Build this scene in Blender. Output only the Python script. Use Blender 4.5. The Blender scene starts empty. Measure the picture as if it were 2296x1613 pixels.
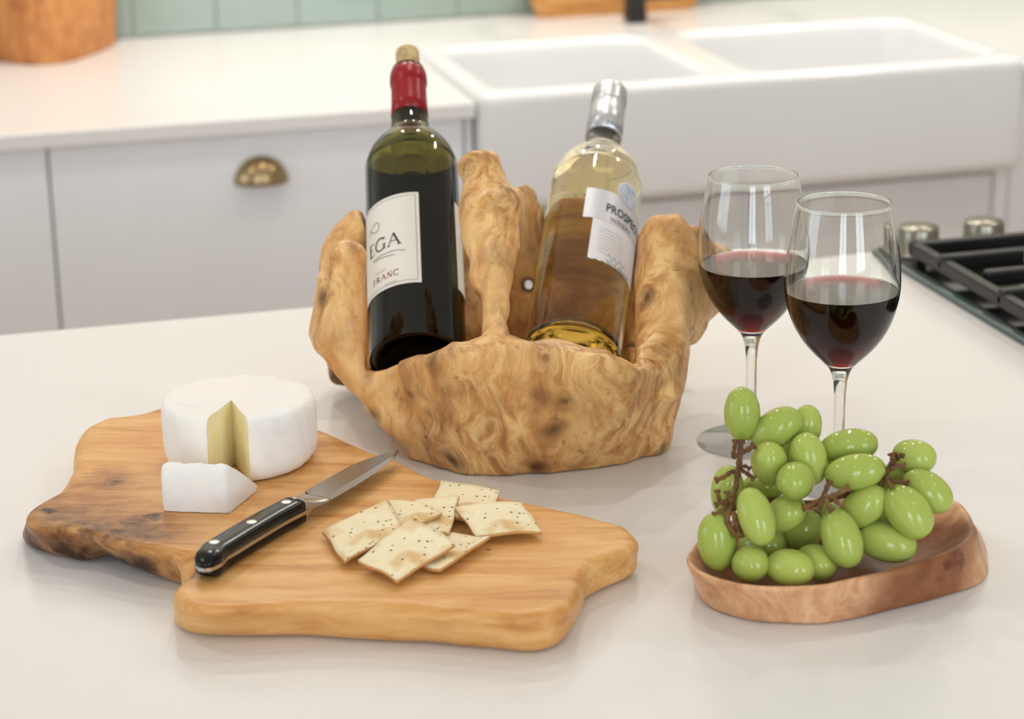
import bpy, bmesh, math, random
import numpy as np
from mathutils import Vector, Matrix

# ------------------------------------------------------------------ camera, world, lights, exposure
SC = bpy.context.scene
COL = SC.collection
F, W, H = 5300.0, 2296, 1613            # focal length in photo pixels
PITCH, YAW, ROLL = map(math.radians, (17.2, 14.5, 1.17))
ZC, TZ = 1.52, 0.92                     # eye height, worktop height (metres)
fh = np.array([math.sin(YAW), math.cos(YAW), 0]); r0 = np.array([math.cos(YAW), -math.sin(YAW), 0]); UP = np.array([0, 0, 1.])
fw = fh*math.cos(PITCH) - UP*math.sin(PITCH); u0 = fh*math.sin(PITCH) + UP*math.cos(PITCH)
cr = r0*math.cos(ROLL) - u0*math.sin(ROLL); cu = u0*math.cos(ROLL) + r0*math.sin(ROLL)
CP = np.array([0, 0, ZC])
cd = bpy.data.cameras.new('camera'); cam = bpy.data.objects.new('camera', cd); COL.objects.link(cam)
cd.sensor_width = 36; cd.lens = F/W*36; cd.clip_start = .05
cam.matrix_world = Matrix([[cr[0], cu[0], -fw[0], 0], [cr[1], cu[1], -fw[1], 0], [cr[2], cu[2], -fw[2], ZC], [0, 0, 0, 1]])
cd.dof.use_dof = True; cd.dof.focus_distance = 1.66; cd.dof.aperture_fstop = 7.0
SC.camera = cam
vs = SC.view_settings
vs.view_transform = 'Standard'; vs.look = 'None'; vs.exposure = -0.84; vs.gamma = 1.0; vs.use_curve_mapping = False
cy = SC.cycles
cy.max_bounces = 20; cy.transmission_bounces = 20; cy.glossy_bounces = 6; cy.diffuse_bounces = 4; cy.transparent_max_bounces = 12
cy.sample_clamp_indirect = 6.0
wd = bpy.data.worlds.new('world'); SC.world = wd; wd.use_nodes = True
wb = wd.node_tree.nodes['Background']; wb.inputs[0].default_value = (.90, .96, 1.07, 1); wb.inputs[1].default_value = 1.0

def downlight(x, y, power, size=.09, col=(1, .935, .86), z=2.56, spread=150):
    l = bpy.data.lights.new('ceiling_downlight', 'AREA'); l.shape = 'DISK'; l.size = size; l.energy = power; l.color = col; l.spread = math.radians(spread)
    o = bpy.data.objects.new('ceiling_downlight', l); COL.objects.link(o); o.location = (x, y, z); return o
for a in [(-.75, 2.0, 6.0), (.65, 2.2, 4.5), (2.0, 2.2, 8.0), (-.2, .4, 1.5), (1.3, .4, 2.0), (.35, 3.25, 14), (1.05, 3.25, 12), (1.9, 3.25, 13)]:
    downlight(*a)
WIN = [(-1.25, -.25), (.85, 1.95)]        # windows in the wall behind the camera (x ranges)
def daylight(loc, rot, w, h, power, col=(.80, .91, 1)):
    l = bpy.data.lights.new('window_daylight', 'AREA'); l.shape = 'RECTANGLE'; l.size = w; l.size_y = h; l.energy = power; l.color = col
    o = bpy.data.objects.new('window_daylight', l); COL.objects.link(o); o.location = loc; o.rotation_euler = [math.radians(a) for a in rot]
daylight((-2.73, 1.75, 1.6), (90, 0, -90), 1.65, 1.25, 30)
for xa, xb in WIN: daylight(((xa+xb)/2, -1.74, 1.6), (90, 0, 0), xb-xa, 1.4, 64)

# ------------------------------------------------------------------ pixel to place helpers
def ray(px, py): return fw*F + cr*(px-W/2) - cu*(py-H/2)
def onz(px, py, z):
    d = ray(px, py); return CP + d*((z-ZC)/d[2])
def onv(px, py, v):
    d = ray(px, py); return CP + d*(v/d.dot(fh))
def ony(px, py, y):
    d = ray(px, py); return CP + d*(y/d[1])

# ------------------------------------------------------------------ object helpers
def obj(name, verts, faces, mat, parent=None, smooth=True):
    me = bpy.data.meshes.new(name); me.from_pydata([tuple(map(float, v)) for v in verts], [], faces)
    if smooth: me.polygons.foreach_set('use_smooth', [True]*len(me.polygons))
    if mat: me.materials.append(mat)
    me.update(); o = bpy.data.objects.new(name, me); COL.objects.link(o)
    if parent: o.parent = parent
    return o
def bmobj(name, bm, mat, parent=None, smooth=False):
    me = bpy.data.meshes.new(name); bm.to_mesh(me); bm.free()
    if smooth: me.polygons.foreach_set('use_smooth', [True]*len(me.polygons))
    if mat: me.materials.append(mat)
    o = bpy.data.objects.new(name, me); COL.objects.link(o)
    if parent: o.parent = parent
    return o
def tag(o, label, cat, group=None):
    o['label'] = label; o['category'] = cat
    if group: o['group'] = group
    return o
def struct(o, label=None):
    o['kind'] = 'structure'
    if label: o['label'] = label
    return o
def empty(name, loc=(0, 0, 0), mw=None):
    o = bpy.data.objects.new(name, None); COL.objects.link(o); o.empty_display_size = .02
    if mw is not None: o.matrix_world = mw
    else: o.location = loc
    return o
def local(o, name, *a, **k):
    """part whose vertices are given in world space, parented to an unrotated empty"""
    p = obj(name, *a, **k); p.parent = o; p.location = -Vector(o.location); return p
def box_bm(x0, x1, y0, y1, z0, z1, bev=0, seg=2, bm=None):
    bm = bm or bmesh.new()
    r = bmesh.ops.create_cube(bm, size=1)
    for v in r['verts']: v.co = ((x0+x1)/2+v.co.x*(x1-x0), (y0+y1)/2+v.co.y*(y1-y0), (z0+z1)/2+v.co.z*(z1-z0))
    if bev: bmesh.ops.bevel(bm, geom=list({e for v in r['verts'] for e in v.link_edges}), offset=bev, segments=seg, affect='EDGES', profile=.5)
    return bm
def box(name, x0, x1, y0, y1, z0, z1, mat, parent=None, bev=0, seg=2):
    o = bmobj(name, box_bm(x0, x1, y0, y1, z0, z1, bev, seg), mat, parent); return o
def revolve(prof, n=64, closed=True, a0=0, a1=2*math.pi):
    """prof: (r,z) list; r==0 points become poles"""
    V, Fc, rings = [], [], []
    for r, z in prof:
        if r < 1e-9: rings.append([len(V)]); V.append((0, 0, z))
        else:
            rings.append(list(range(len(V), len(V)+n)))
            V += [(r*math.cos(a0+(a1-a0)*i/n), r*math.sin(a0+(a1-a0)*i/n), z) for i in range(n)]
    def link(A, B):
        for i in range(n):
            j = (i+1) % n
            if len(A) == 1 and len(B) == 1: return
            if len(A) == 1: Fc.append((A[0], B[j], B[i]))
            elif len(B) == 1: Fc.append((A[i], A[j], B[0]))
            else: Fc.append((A[i], A[j], B[j], B[i]))
    for A, B in zip(rings, rings[1:]): link(A, B)
    if closed: link(rings[-1], rings[0])
    return V, Fc
def spline(P, n, closed=False):
    P = np.asarray(P, float); m = len(P); out = []
    segs = m if closed else m-1
    for i in range(segs):
        if closed: a, b, c, d = P[(i-1) % m], P[i], P[(i+1) % m], P[(i+2) % m]
        else: a, b, c, d = P[max(i-1, 0)], P[i], P[i+1], P[min(i+2, m-1)]
        for k in range(n):
            t = k/n; out.append(.5*((2*b)+(-a+c)*t+(2*a-5*b+4*c-d)*t*t+(-a+3*b-3*c+d)*t**3))
    if not closed: out.append(P[-1])
    return np.array(out)
def tube(P, R, n=8):
    P = [np.asarray(p, float) for p in P]; V, Fc = [], []
    for i, p in enumerate(P):
        d = P[min(i+1, len(P)-1)]-P[max(i-1, 0)]; d = d/(np.linalg.norm(d)+1e-12)
        a = np.cross(d, [0, 0, 1.]) if abs(d[2]) < .9 else np.cross(d, [1., 0, 0]); a /= np.linalg.norm(a); b = np.cross(d, a)
        for k in range(n):
            t = 2*math.pi*k/n; V.append(p+R[i]*(a*math.cos(t)+b*math.sin(t)))
    for i in range(len(P)-1):
        for k in range(n): Fc.append((i*n+k, i*n+(k+1) % n, (i+1)*n+(k+1) % n, (i+1)*n+k))
    Fc.append(tuple(range(n))[::-1]); Fc.append(tuple(range((len(P)-1)*n, len(P)*n)))
    return V, Fc
def merge(*VF):
    V, Fc = [], []
    for v, f in VF:
        k = len(V); V += list(v); Fc += [tuple(i+k for i in q) for q in f]
    return V, Fc

# ---- signed distance helpers and surface nets
def nets(val, org, h):
    s = val < 0; nx, ny, nz = val.shape
    acc = np.zeros((nx-1, ny-1, nz-1, 3)); cnt = np.zeros((nx-1, ny-1, nz-1))
    def sl(c): return tuple(slice(c[a], val.shape[a]-1+c[a]) for a in range(3))
    for ax in range(3):
        o1, o2 = [a for a in range(3) if a != ax]
        for b in range(2):
            for c in range(2):
                c0 = [0, 0, 0]; c0[o1] = b; c0[o2] = c; c1 = list(c0); c1[ax] = 1
                A, B = val[sl(c0)], val[sl(c1)]; m = (A < 0) != (B < 0)
                t = np.where(m, A/np.where(m, A-B, 1), 0)
                acc[..., ax] += np.where(m, t, 0); acc[..., o1] += m*b; acc[..., o2] += m*c; cnt += m
    act = cnt > 0; idx = -np.ones(act.shape, int); ii = np.argwhere(act); idx[act] = np.arange(len(ii))
    V = (ii + acc[act]/cnt[act][:, None])*h + np.asarray(org); Q = []
    for ax in range(3):
        o1, o2 = (ax+1) % 3, (ax+2) % 3
        c1 = [slice(None)]*3; c0 = [slice(None)]*3; c0[ax] = slice(0, -1); c1[ax] = slice(1, None)
        for a in (o1, o2): c0[a] = slice(1, -1); c1[a] = slice(1, -1)
        A, B = s[tuple(c0)], s[tuple(c1)]; e = np.argwhere(A != B)
        if not len(e): continue
        fl = A[tuple(e.T)]; e[:, o1] += 1; e[:, o2] += 1
        def g(d1, d2):
            k = e.copy(); k[:, o1] += d1; k[:, o2] += d2; return idx[tuple(k.T)]
        q = np.stack([g(-1, -1), g(0, -1), g(0, 0), g(-1, 0)], 1)
        q[~fl] = q[~fl][:, ::-1]; Q.append(q)
    return V, np.concatenate(Q)
def np_obj(name, V, Q, mat, parent=None):
    me = bpy.data.meshes.new(name); me.vertices.add(len(V)); me.vertices.foreach_set('co', np.asarray(V, np.float32).ravel())
    me.loops.add(Q.size); me.loops.foreach_set('vertex_index', Q.astype(np.int32).ravel())
    me.polygons.add(len(Q)); me.polygons.foreach_set('loop_start', np.arange(0, Q.size, 4, dtype=np.int32)); me.polygons.foreach_set('loop_total', np.full(len(Q), 4, np.int32))
    me.update(calc_edges=True); me.validate(); me.polygons.foreach_set('use_smooth', [True]*len(me.polygons)); me.materials.append(mat)
    o = bpy.data.objects.new(name, me); COL.objects.link(o)
    if parent: o.parent = parent
    return o
def poly_sdf(P, X, Y):
    d = np.full(X.shape, 1e9); ins = np.zeros(X.shape, bool); n = len(P)
    for i in range(n):
        ax, ay = P[i]; bx, by = P[(i+1) % n]; ex, ey = bx-ax, by-ay
        t = np.clip(((X-ax)*ex+(Y-ay)*ey)/(ex*ex+ey*ey+1e-15), 0, 1)
        d = np.minimum(d, (X-ax-ex*t)**2+(Y-ay-ey*t)**2)
        c = ((ay > Y) != (by > Y)) & (X < ax+(Y-ay)*ex/(ey if abs(ey) > 1e-12 else 1e-12)); ins ^= c
    d = np.sqrt(d); return np.where(ins, -d, d)
def smin(a, b, k):
    h = np.clip(.5+.5*(b-a)/k, 0, 1); return b*(1-h)+a*h-k*h*(1-h)
def smax(a, b, k): return -smin(-a, -b, k)
def caps(X, Y, Z, a, b, ra, rb):
    a, b = np.asarray(a), np.asarray(b); e = b-a
    t = np.clip(((X-a[0])*e[0]+(Y-a[1])*e[1]+(Z-a[2])*e[2])/(e.dot(e)+1e-12), 0, 1)
    return np.sqrt((X-a[0]-e[0]*t)**2+(Y-a[1]-e[1]*t)**2+(Z-a[2]-e[2]*t)**2)-(ra+(rb-ra)*t)
_rng = np.random.RandomState(7); _lat = _rng.rand(32, 32, 32)
def noise3(X, Y, Z):
    i = [np.floor(a).astype(int) for a in (X, Y, Z)]; f = [a-b for a, b in zip((X, Y, Z), i)]; f = [t*t*(3-2*t) for t in f]; r = 0
    for a in (0, 1):
        for b in (0, 1):
            for c in (0, 1):
                w = (f[0] if a else 1-f[0])*(f[1] if b else 1-f[1])*(f[2] if c else 1-f[2])
                r = r + w*_lat[(i[0]+a) % 32, (i[1]+b) % 32, (i[2]+c) % 32]
    return r-.5

# ------------------------------------------------------------------ materials
def lin(c): return tuple((x/255/12.92 if x <= 10 else ((x/255+.055)/1.055)**2.4) for x in c)+(1,)
class NT:
    def __init__(s, name):
        s.m = bpy.data.materials.new(name); s.m.use_nodes = True; s.t = s.m.node_tree; s.t.nodes.clear()
        s.out = s.n('ShaderNodeOutputMaterial')
    def n(s, typ, ins=None, **k):
        nd = s.t.nodes.new(typ)
        for a, v in k.items(): setattr(nd, a, v)
        for a, v in (ins or {}).items(): s.set(nd, a, v)
        return nd
    def set(s, nd, a, v):
        sock = nd.inputs[a]
        if hasattr(v, 'is_output') or isinstance(v, bpy.types.NodeSocket): s.t.links.new(v, sock)
        else: sock.default_value = v
    def ramp(s, fac, stops, interp='LINEAR'):
        r = s.n('ShaderNodeValToRGB', {0: fac}); e = r.color_ramp.elements; r.color_ramp.interpolation = interp
        while len(e) < len(stops): e.new(.5)
        for x, (p, c) in zip(e, stops): x.position = p; x.color = c if len(c) == 4 else lin(c)
        return r.outputs[0]
    def mix(s, fac, a, b, mode='MIX'):
        m = s.n('ShaderNodeMix', data_type='RGBA', blend_type=mode); s.set(m, 0, fac); s.set(m, 6, a); s.set(m, 7, b); return m.outputs[2]
    def math(s, op, a, b=0., c=0., clamp=False):
        m = s.n('ShaderNodeMath', {0: a, 1: b, 2: c}, operation=op, use_clamp=clamp); return m.outputs[0]
    def coords(s, rot=(0, 0, 0), scale=(1, 1, 1), loc=(0, 0, 0)):
        tc = s.n('ShaderNodeTexCoord'); mp = s.n('ShaderNodeMapping', {0: tc.outputs['Object'], 1: loc, 2: rot, 3: scale}); return mp.outputs[0]
    def noise(s, vec, scale, detail=4, rough=.55, dist=0.):
        return s.n('ShaderNodeTexNoise', {'Vector': vec, 'Scale': scale, 'Detail': detail, 'Roughness': rough, 'Distortion': dist}).outputs[0]
    def bsdf(s, **k):
        nd = s.n('ShaderNodeBsdfPrincipled')
        for a, v in k.items(): s.set(nd, a.replace('_', ' '), v)
        s.t.links.new(nd.outputs[0], s.out.inputs[0]); return nd
    def bump(s, h, strength=.3, dist=.002):
        return s.n('ShaderNodeBump', {'Height': h, 'Strength': strength, 'Distance': dist}).outputs[0]
def plain(name, c, rough=.5, metal=0., spec=.5, var=.04, scale=60, bump=0.):
    t = NT(name); v = t.coords(); n = t.noise(v, scale); c = lin(c)
    a = tuple(x*(1-var) for x in c[:3])+(1,); b = tuple(min(1, x*(1+var)) for x in c[:3])+(1,)
    k = dict(Base_Color=t.mix(n, a, b), Roughness=rough, Metallic=metal, Specular_IOR_Level=spec)
    if bump: k['Normal'] = t.bump(n, bump, .001)
    t.bsdf(**k); return t.m
def spot_mask(t, vec, spots):
    """spots: (x,y,z,radius) dark places in the wood itself"""
    fac = None
    for (x, y, z, r) in spots:
        d = t.n('ShaderNodeVectorMath', {0: vec, 1: (x, y, z)}, operation='DISTANCE').outputs['Value']
        m = t.n('ShaderNodeMapRange', {0: d, 1: r*.25, 2: r, 3: 1., 4: 0.}, interpolation_type='SMOOTHSTEP').outputs[0]
        fac = m if fac is None else t.math('MAXIMUM', fac, m)
    return fac
def wood(name, light, mid, dark, grain=9., heart=None, rot=0., stretch=(1, 7, 7), burl=0., rough=.38, spots=(), stain=(), staincol=(150, 88, 46), spotcol=(70, 38, 20), wob=.35, fig=.5):
    t = NT(name); v = t.coords(); w = t.noise(v, 7., 3, .5)
    vr = t.coords(rot=(0, 0, rot))
    warp = t.n('ShaderNodeVectorMath', {0: vr, 1: t.n('ShaderNodeTexNoise', {'Vector': vr, 'Scale': 6., 'Detail': 2.}).outputs[1]}, operation='MULTIPLY_ADD')
    # small wobble of the grain lines
    nz = t.n('ShaderNodeTexNoise', {'Vector': vr, 'Scale': 8., 'Detail': 3.}).outputs[1]
    sc = t.n('ShaderNodeVectorMath', {0: nz, 1: (.05*wob, .05*wob, .05*wob)}, operation='MULTIPLY').outputs[0]
    add = t.n('ShaderNodeVectorMath', {0: vr, 1: sc}, operation='ADD').outputs[0]
    st = t.n('ShaderNodeVectorMath', {0: add, 1: stretch}, operation='MULTIPLY').outputs[0]
    g1 = t.noise(st, grain, 6, .6, .4); g2 = t.noise(st, grain*5, 3, .6)
    f = t.math('ADD', t.math('MULTIPLY', g1, .8), t.math('MULTIPLY', g2, .2))
    base = t.ramp(f, [(.28, dark), (.45, mid), (.62, light), (.78, tuple(min(255, x*1.06) for x in light))])
    big = t.noise(v, 14., 3, .5, .6)
    base = t.mix(t.math('MULTIPLY', t.ramp(big, [(.42, (0, 0, 0)), (.66, (255, 255, 255))]), fig), base, lin(mid))
    if burl:
        off = t.n('ShaderNodeVectorMath', {0: nz, 1: (.05, .05, .05)}, operation='MULTIPLY').outputs[0]
        vd = t.n('ShaderNodeVectorMath', {0: v, 1: off}, operation='ADD').outputs[0]
        vo = t.n('ShaderNodeTexVoronoi', {'Vector': vd, 'Scale': 30.}, feature='SMOOTH_F1'); vo.inputs['Smoothness'].default_value = .35; vo = vo.outputs[0]
        # wisps that run down and bend round the eyes
        ws = t.n('ShaderNodeVectorMath', {0: vd, 1: (1., 1., .15)}, operation='MULTIPLY').outputs[0]
        ws = t.n('ShaderNodeVectorMath', {0: ws, 1: t.n('ShaderNodeCombineXYZ', {0: t.math('MULTIPLY', vo, .03), 2: t.math('MULTIPLY', vo, .03)}).outputs[0]}, operation='ADD').outputs[0]
        w1 = t.noise(ws, 110., 5, .62, .25)
        wisp = t.ramp(w1, [(.30, tuple(.5*x+.5*y for x, y in zip(dark, mid))), (.44, mid), (.56, light), (.74, tuple(min(255, x*1.08) for x in light))])
        base = t.mix(t.math('MULTIPLY', t.ramp(t.noise(v, 11., 2), [(.40, (120, 120, 120)), (.58, (255, 255, 255))]), burl), base, wisp)
        pt = t.noise(t.n('ShaderNodeVectorMath', {0: vd, 1: (1., 1., .45)}, operation='MULTIPLY').outputs[0], 30., 4, .6, .5)
        base = t.mix(t.math('MULTIPLY', t.ramp(pt, [(.48, (0, 0, 0)), (.66, (255, 255, 255))]), .55*burl), base, lin(dark))
        eye = t.math('MULTIPLY', t.ramp(vo, [(.05, (255, 255, 255)), (.36, (0, 0, 0))]), t.ramp(t.noise(v, 40., 3), [(.36, (0, 0, 0)), (.56, (255, 255, 255))]))
        base = t.mix(t.math('MULTIPLY', eye, .95*burl), base, lin(tuple(x*.60 for x in dark)))
        sp_ = t.noise(vd, 130., 4, .7)
        base = t.mix(t.math('MULTIPLY', t.ramp(sp_, [(.62, (0, 0, 0)), (.72, (255, 255, 255))]), .55*burl), base, lin(tuple(x*.5 for x in dark)))
    if spots:
        n2 = t.n('ShaderNodeTexNoise', {'Vector': v, 'Scale': 75., 'Detail': 4., 'Roughness': .6}).outputs[1]
        jit = t.n('ShaderNodeVectorMath', {0: n2, 1: (.026, .026, .026)}, operation='MULTIPLY').outputs[0]
        vj = t.n('ShaderNodeVectorMath', {0: v, 1: t.n('ShaderNodeVectorMath', {0: jit, 1: (.013, .013, .013)}, operation='SUBTRACT').outputs[0]}, operation='ADD').outputs[0]
        if stain:
            m = spot_mask(t, vj, stain); m = t.math('MULTIPLY', m, t.ramp(f, [(.3, (255, 255, 255)), (.65, (150, 150, 150))])); base = t.mix(m, base, lin(staincol))
        m = spot_mask(t, vj, spots); m = t.math('MULTIPLY', m, t.ramp(t.noise(v, 45., 5, .65), [(.3, (120, 120, 120)), (.55, (255, 255, 255))]))
        base = t.mix(m, base, lin(spotcol))
    if heart:                                # darker heartwood: (centre, scale, colour)
        hv = t.n('ShaderNodeVectorMath', {0: t.n('ShaderNodeVectorMath', {0: v, 1: heart[0]}, operation='SUBTRACT').outputs[0], 1: heart[1]}, operation='MULTIPLY').outputs[0]
        hr = t.n('ShaderNodeVectorMath', {0: hv}, operation='LENGTH').outputs['Value']
        base = t.mix(t.n('ShaderNodeMapRange', {0: t.math('ADD', hr, t.math('MULTIPLY', big, .3)), 1: 1.0, 2: 1.16, 3: .78, 4: 0.}, interpolation_type='SMOOTHSTEP').outputs[0], base, t.mix(f, lin(heart[2]), lin(heart[3])))
    t.bsdf(Base_Color=base, Roughness=t.ramp(g1, [(.3, (rough*255+30,)*3), (.7, (rough*255,)*3)]) if False else rough, Specular_IOR_Level=.3, Normal=t.bump(t.math('SUBTRACT', t.math('MULTIPLY', w1, .6), eye), .35, .0025) if burl > .8 else t.bump(f, .12, .0015))
    return t.m
def glass(name, col=(1, 1, 1), ior=1.5, absorb=None, dens=0.):
    t = NT(name); g = t.n('ShaderNodeBsdfGlass', {'Color': tuple(col)+(1,), 'Roughness': 0., 'IOR': ior}); t.t.links.new(g.outputs[0], t.out.inputs[0])
    if absorb:
        va = t.n('ShaderNodeVolumeAbsorption', {'Color': tuple(absorb)+(1,), 'Density': dens}); t.t.links.new(va.outputs[0], t.out.inputs[1])
    return t.m

M = {}
def quartz():
    t = NT('white_quartz'); v = t.coords(); n = t.noise(v, 3., 4); sp = t.noise(v, 700., 2)
    c = t.mix(n, lin(QC[0]), lin(QC[1])); c = t.mix(t.math('MULTIPLY', t.ramp(sp, [(.6, (0, 0, 0)), (.8, (255, 255, 255))]), .12), c, lin((190, 180, 168)))
    t.bsdf(Base_Color=c, Roughness=.22, Specular_IOR_Level=.42); return t.m
QC = ((231, 228, 225), (237, 234, 231))
M['quartz'] = quartz()
M['paint'] = plain('cabinet_paint', (241, 241, 243), .42, var=.012, scale=12)
M['gap'] = plain('cabinet_shadow_gap', (120, 112, 98), .8)
M['wallpaint'] = plain('wall_paint', (238, 233, 224), .75, var=.01, scale=5)
M['ceil'] = plain('ceiling_paint', (243, 240, 234), .8, var=.01, scale=5)
M['ceramic'] = plain('glazed_ceramic', (239, 239, 239), .12, spec=.6, var=.01, scale=8)
M['brass'] = plain('aged_brass', (168, 146, 108), .27, metal=1., var=.08)
M['black_metal'] = plain('matt_black_metal', (22, 20, 18), .45, var=.2)
M['iron'] = plain('cast_iron', (14, 12, 11), .42, var=.3, scale=300, bump=.3)
M['steel'] = plain('brushed_steel', (190, 188, 182), .28, metal=1., var=.05)
M['knob'] = plain('hob_knob_steel', (150, 145, 132), .33, metal=1., var=.06)
M['hobglass'] = plain('black_hob_glass', (18, 15, 13), .12, spec=.6, var=.2)
M['hobedge'] = plain('bevelled_glass_edge', (70, 92, 92), .15, spec=.8)
M['gloss_black'] = plain('black_handle_resin', (8, 8, 8), .22, spec=.28, var=.15)
M['cork'] = wood('cork', (214, 186, 138), (196, 166, 116), (150, 118, 78), grain=60, stretch=(1, 1, 1), rough=.75, fig=.2)
M['ink'] = plain('dark_ink', (62, 52, 46), .6)
M['ink_grey'] = plain('grey_ink', (120, 118, 122), .6)
M['ink_teal'] = plain('teal_ink', (52, 66, 70), .55)
M['ink_pale'] = plain('pale_blue_ink', (130, 160, 168), .6)
M['ink_red'] = plain('rust_ink', (150, 78, 52), .6)
M['ink_faint'] = plain('faint_ink', (190, 178, 160), .6)
M['label'] = plain('cream_label_paper', (236, 231, 220), .6, var=.02, scale=200)
M['label_w'] = plain('white_label_paper', (233, 232, 236), .55, var=.02, scale=200)
M['silver'] = plain('silver_foil', (205, 205, 208), .35, metal=.8, var=.03)
M['redfoil'] = plain('red_foil_capsule', (150, 12, 26), .30, metal=0., spec=.4, var=.06)

# ------------------------------------------------------------------ the kitchen behind
YF, YW = 3.028, 3.715                    # cabinet faces, back wall
X0, X1, Y0 = -2.6, 3.6, -1.6
def shell():
    t = NT('floor_boards'); v = t.coords(scale=(1, 1, 1)); n = t.noise(v, 4.)
    t.bsdf(Base_Color=t.mix(n, lin((168, 140, 110)), lin((190, 162, 130))), Roughness=.5)
    fl = struct(box('floor', X0, X1, Y0, YW+.1, -.06, -.012, M['gap']))
    for i in range(16):                  # floorboards
        a = X0+(X1-X0)*i/16; b = X0+(X1-X0)*(i+1)/16
        box('plank', a+.002, b-.002, Y0, YW, -.012, 0, t.m, fl, .002, 1)
    struct(box('ceiling', X0, X1, Y0, YW+.1, 2.6, 2.7, M['ceil']))
    struct(box('wall_right', X1, X1+.1, Y0, YW+.1, 0, 2.6, M['wallpaint']))
    wb_ = struct(box('wall_back', X0, X1, YW, YW+.1, 0, 2.6, M['wallpaint']))
    tm = NT('sage_glazed_tile'); v = tm.coords(); n = tm.noise(v, 5., 3)
    tm.bsdf(Base_Color=tm.mix(n, lin((140, 160, 148)), lin((174, 188, 178))), Roughness=.10, Specular_IOR_Level=.6, Normal=tm.bump(tm.noise(v, 9., 2), .35, .004))
    tw = .130; bmt = box_bm(-tw/2+.0006, tw/2-.0006, -.006, 0, .0006, tw-.0006, .0012, 2); me = bpy.data.meshes.new('tile'); bmt.to_mesh(me); bmt.free(); me.materials.append(tm.m)
    for j in range(4):
        for i in range(-9, 20):
            o = bpy.data.objects.new('tile', me); COL.objects.link(o); o.parent = wb_
            o.location = (.425+tw*i, YW-.0005, TZ+tw*j+.001)
    # left wall round a window opening
    V = box_bm(X0-.1, X0, Y0, .9, 0, 2.6); box_bm(X0-.1, X0, 2.6, YW+.1, 0, 2.6, bm=V); box_bm(X0-.1, X0, .9, 2.6, 0, .95, bm=V); box_bm(X0-.1, X0, .9, 2.6, 2.25, 2.6, bm=V)
    struct(bmobj('wall_left', V, M['wallpaint']))
    wn = struct(empty('window_1', (X0-.05, 1.75, .95)))
    bmf = box_bm(-.03, .03, -.85, -.79, 0, 1.3); box_bm(-.03, .03, .79, .85, 0, 1.3, bm=bmf); box_bm(-.03, .03, -.85, .85, 0, .06, bm=bmf); box_bm(-.03, .03, -.85, .85, 1.24, 1.3, bm=bmf); box_bm(-.025, .025, -.02, .02, .06, 1.24, bm=bmf)
    bmobj('window_frame', bmf, M['paint'], wn)
    (a, b), (c, d) = WIN; V = box_bm(X0, a, Y0-.1, Y0, 0, 2.6)
    for q in ((b, c, 0, 2.6), (d, X1, 0, 2.6), (a, b, 0, .9), (c, d, 0, .9), (a, b, 2.3, 2.6), (c, d, 2.3, 2.6)): box_bm(q[0], q[1], Y0-.1, Y0, q[2], q[3], bm=V)
    struct(bmobj('wall_front', V, M['wallpaint']))
    for k, (a, b) in enumerate(WIN):
        wn = struct(empty('window_%d' % (k+2), ((a+b)/2, Y0-.05, .9))); w = (b-a)/2
        bmf = box_bm(-w, -w+.05, -.03, .03, 0, 1.4); box_bm(w-.05, w, -.03, .03, 0, 1.4, bm=bmf); box_bm(-w, w, -.03, .03, 0, .05, bm=bmf); box_bm(-w, w, -.03, .03, 1.35, 1.4, bm=bmf); box_bm(-.018, .018, -.025, .025, .05, 1.35, bm=bmf); box_bm(-w, w, -.02, .02, .9, .93, bm=bmf)
        bmobj('window_frame', bmf, M['paint'], wn)
shell()

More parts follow.
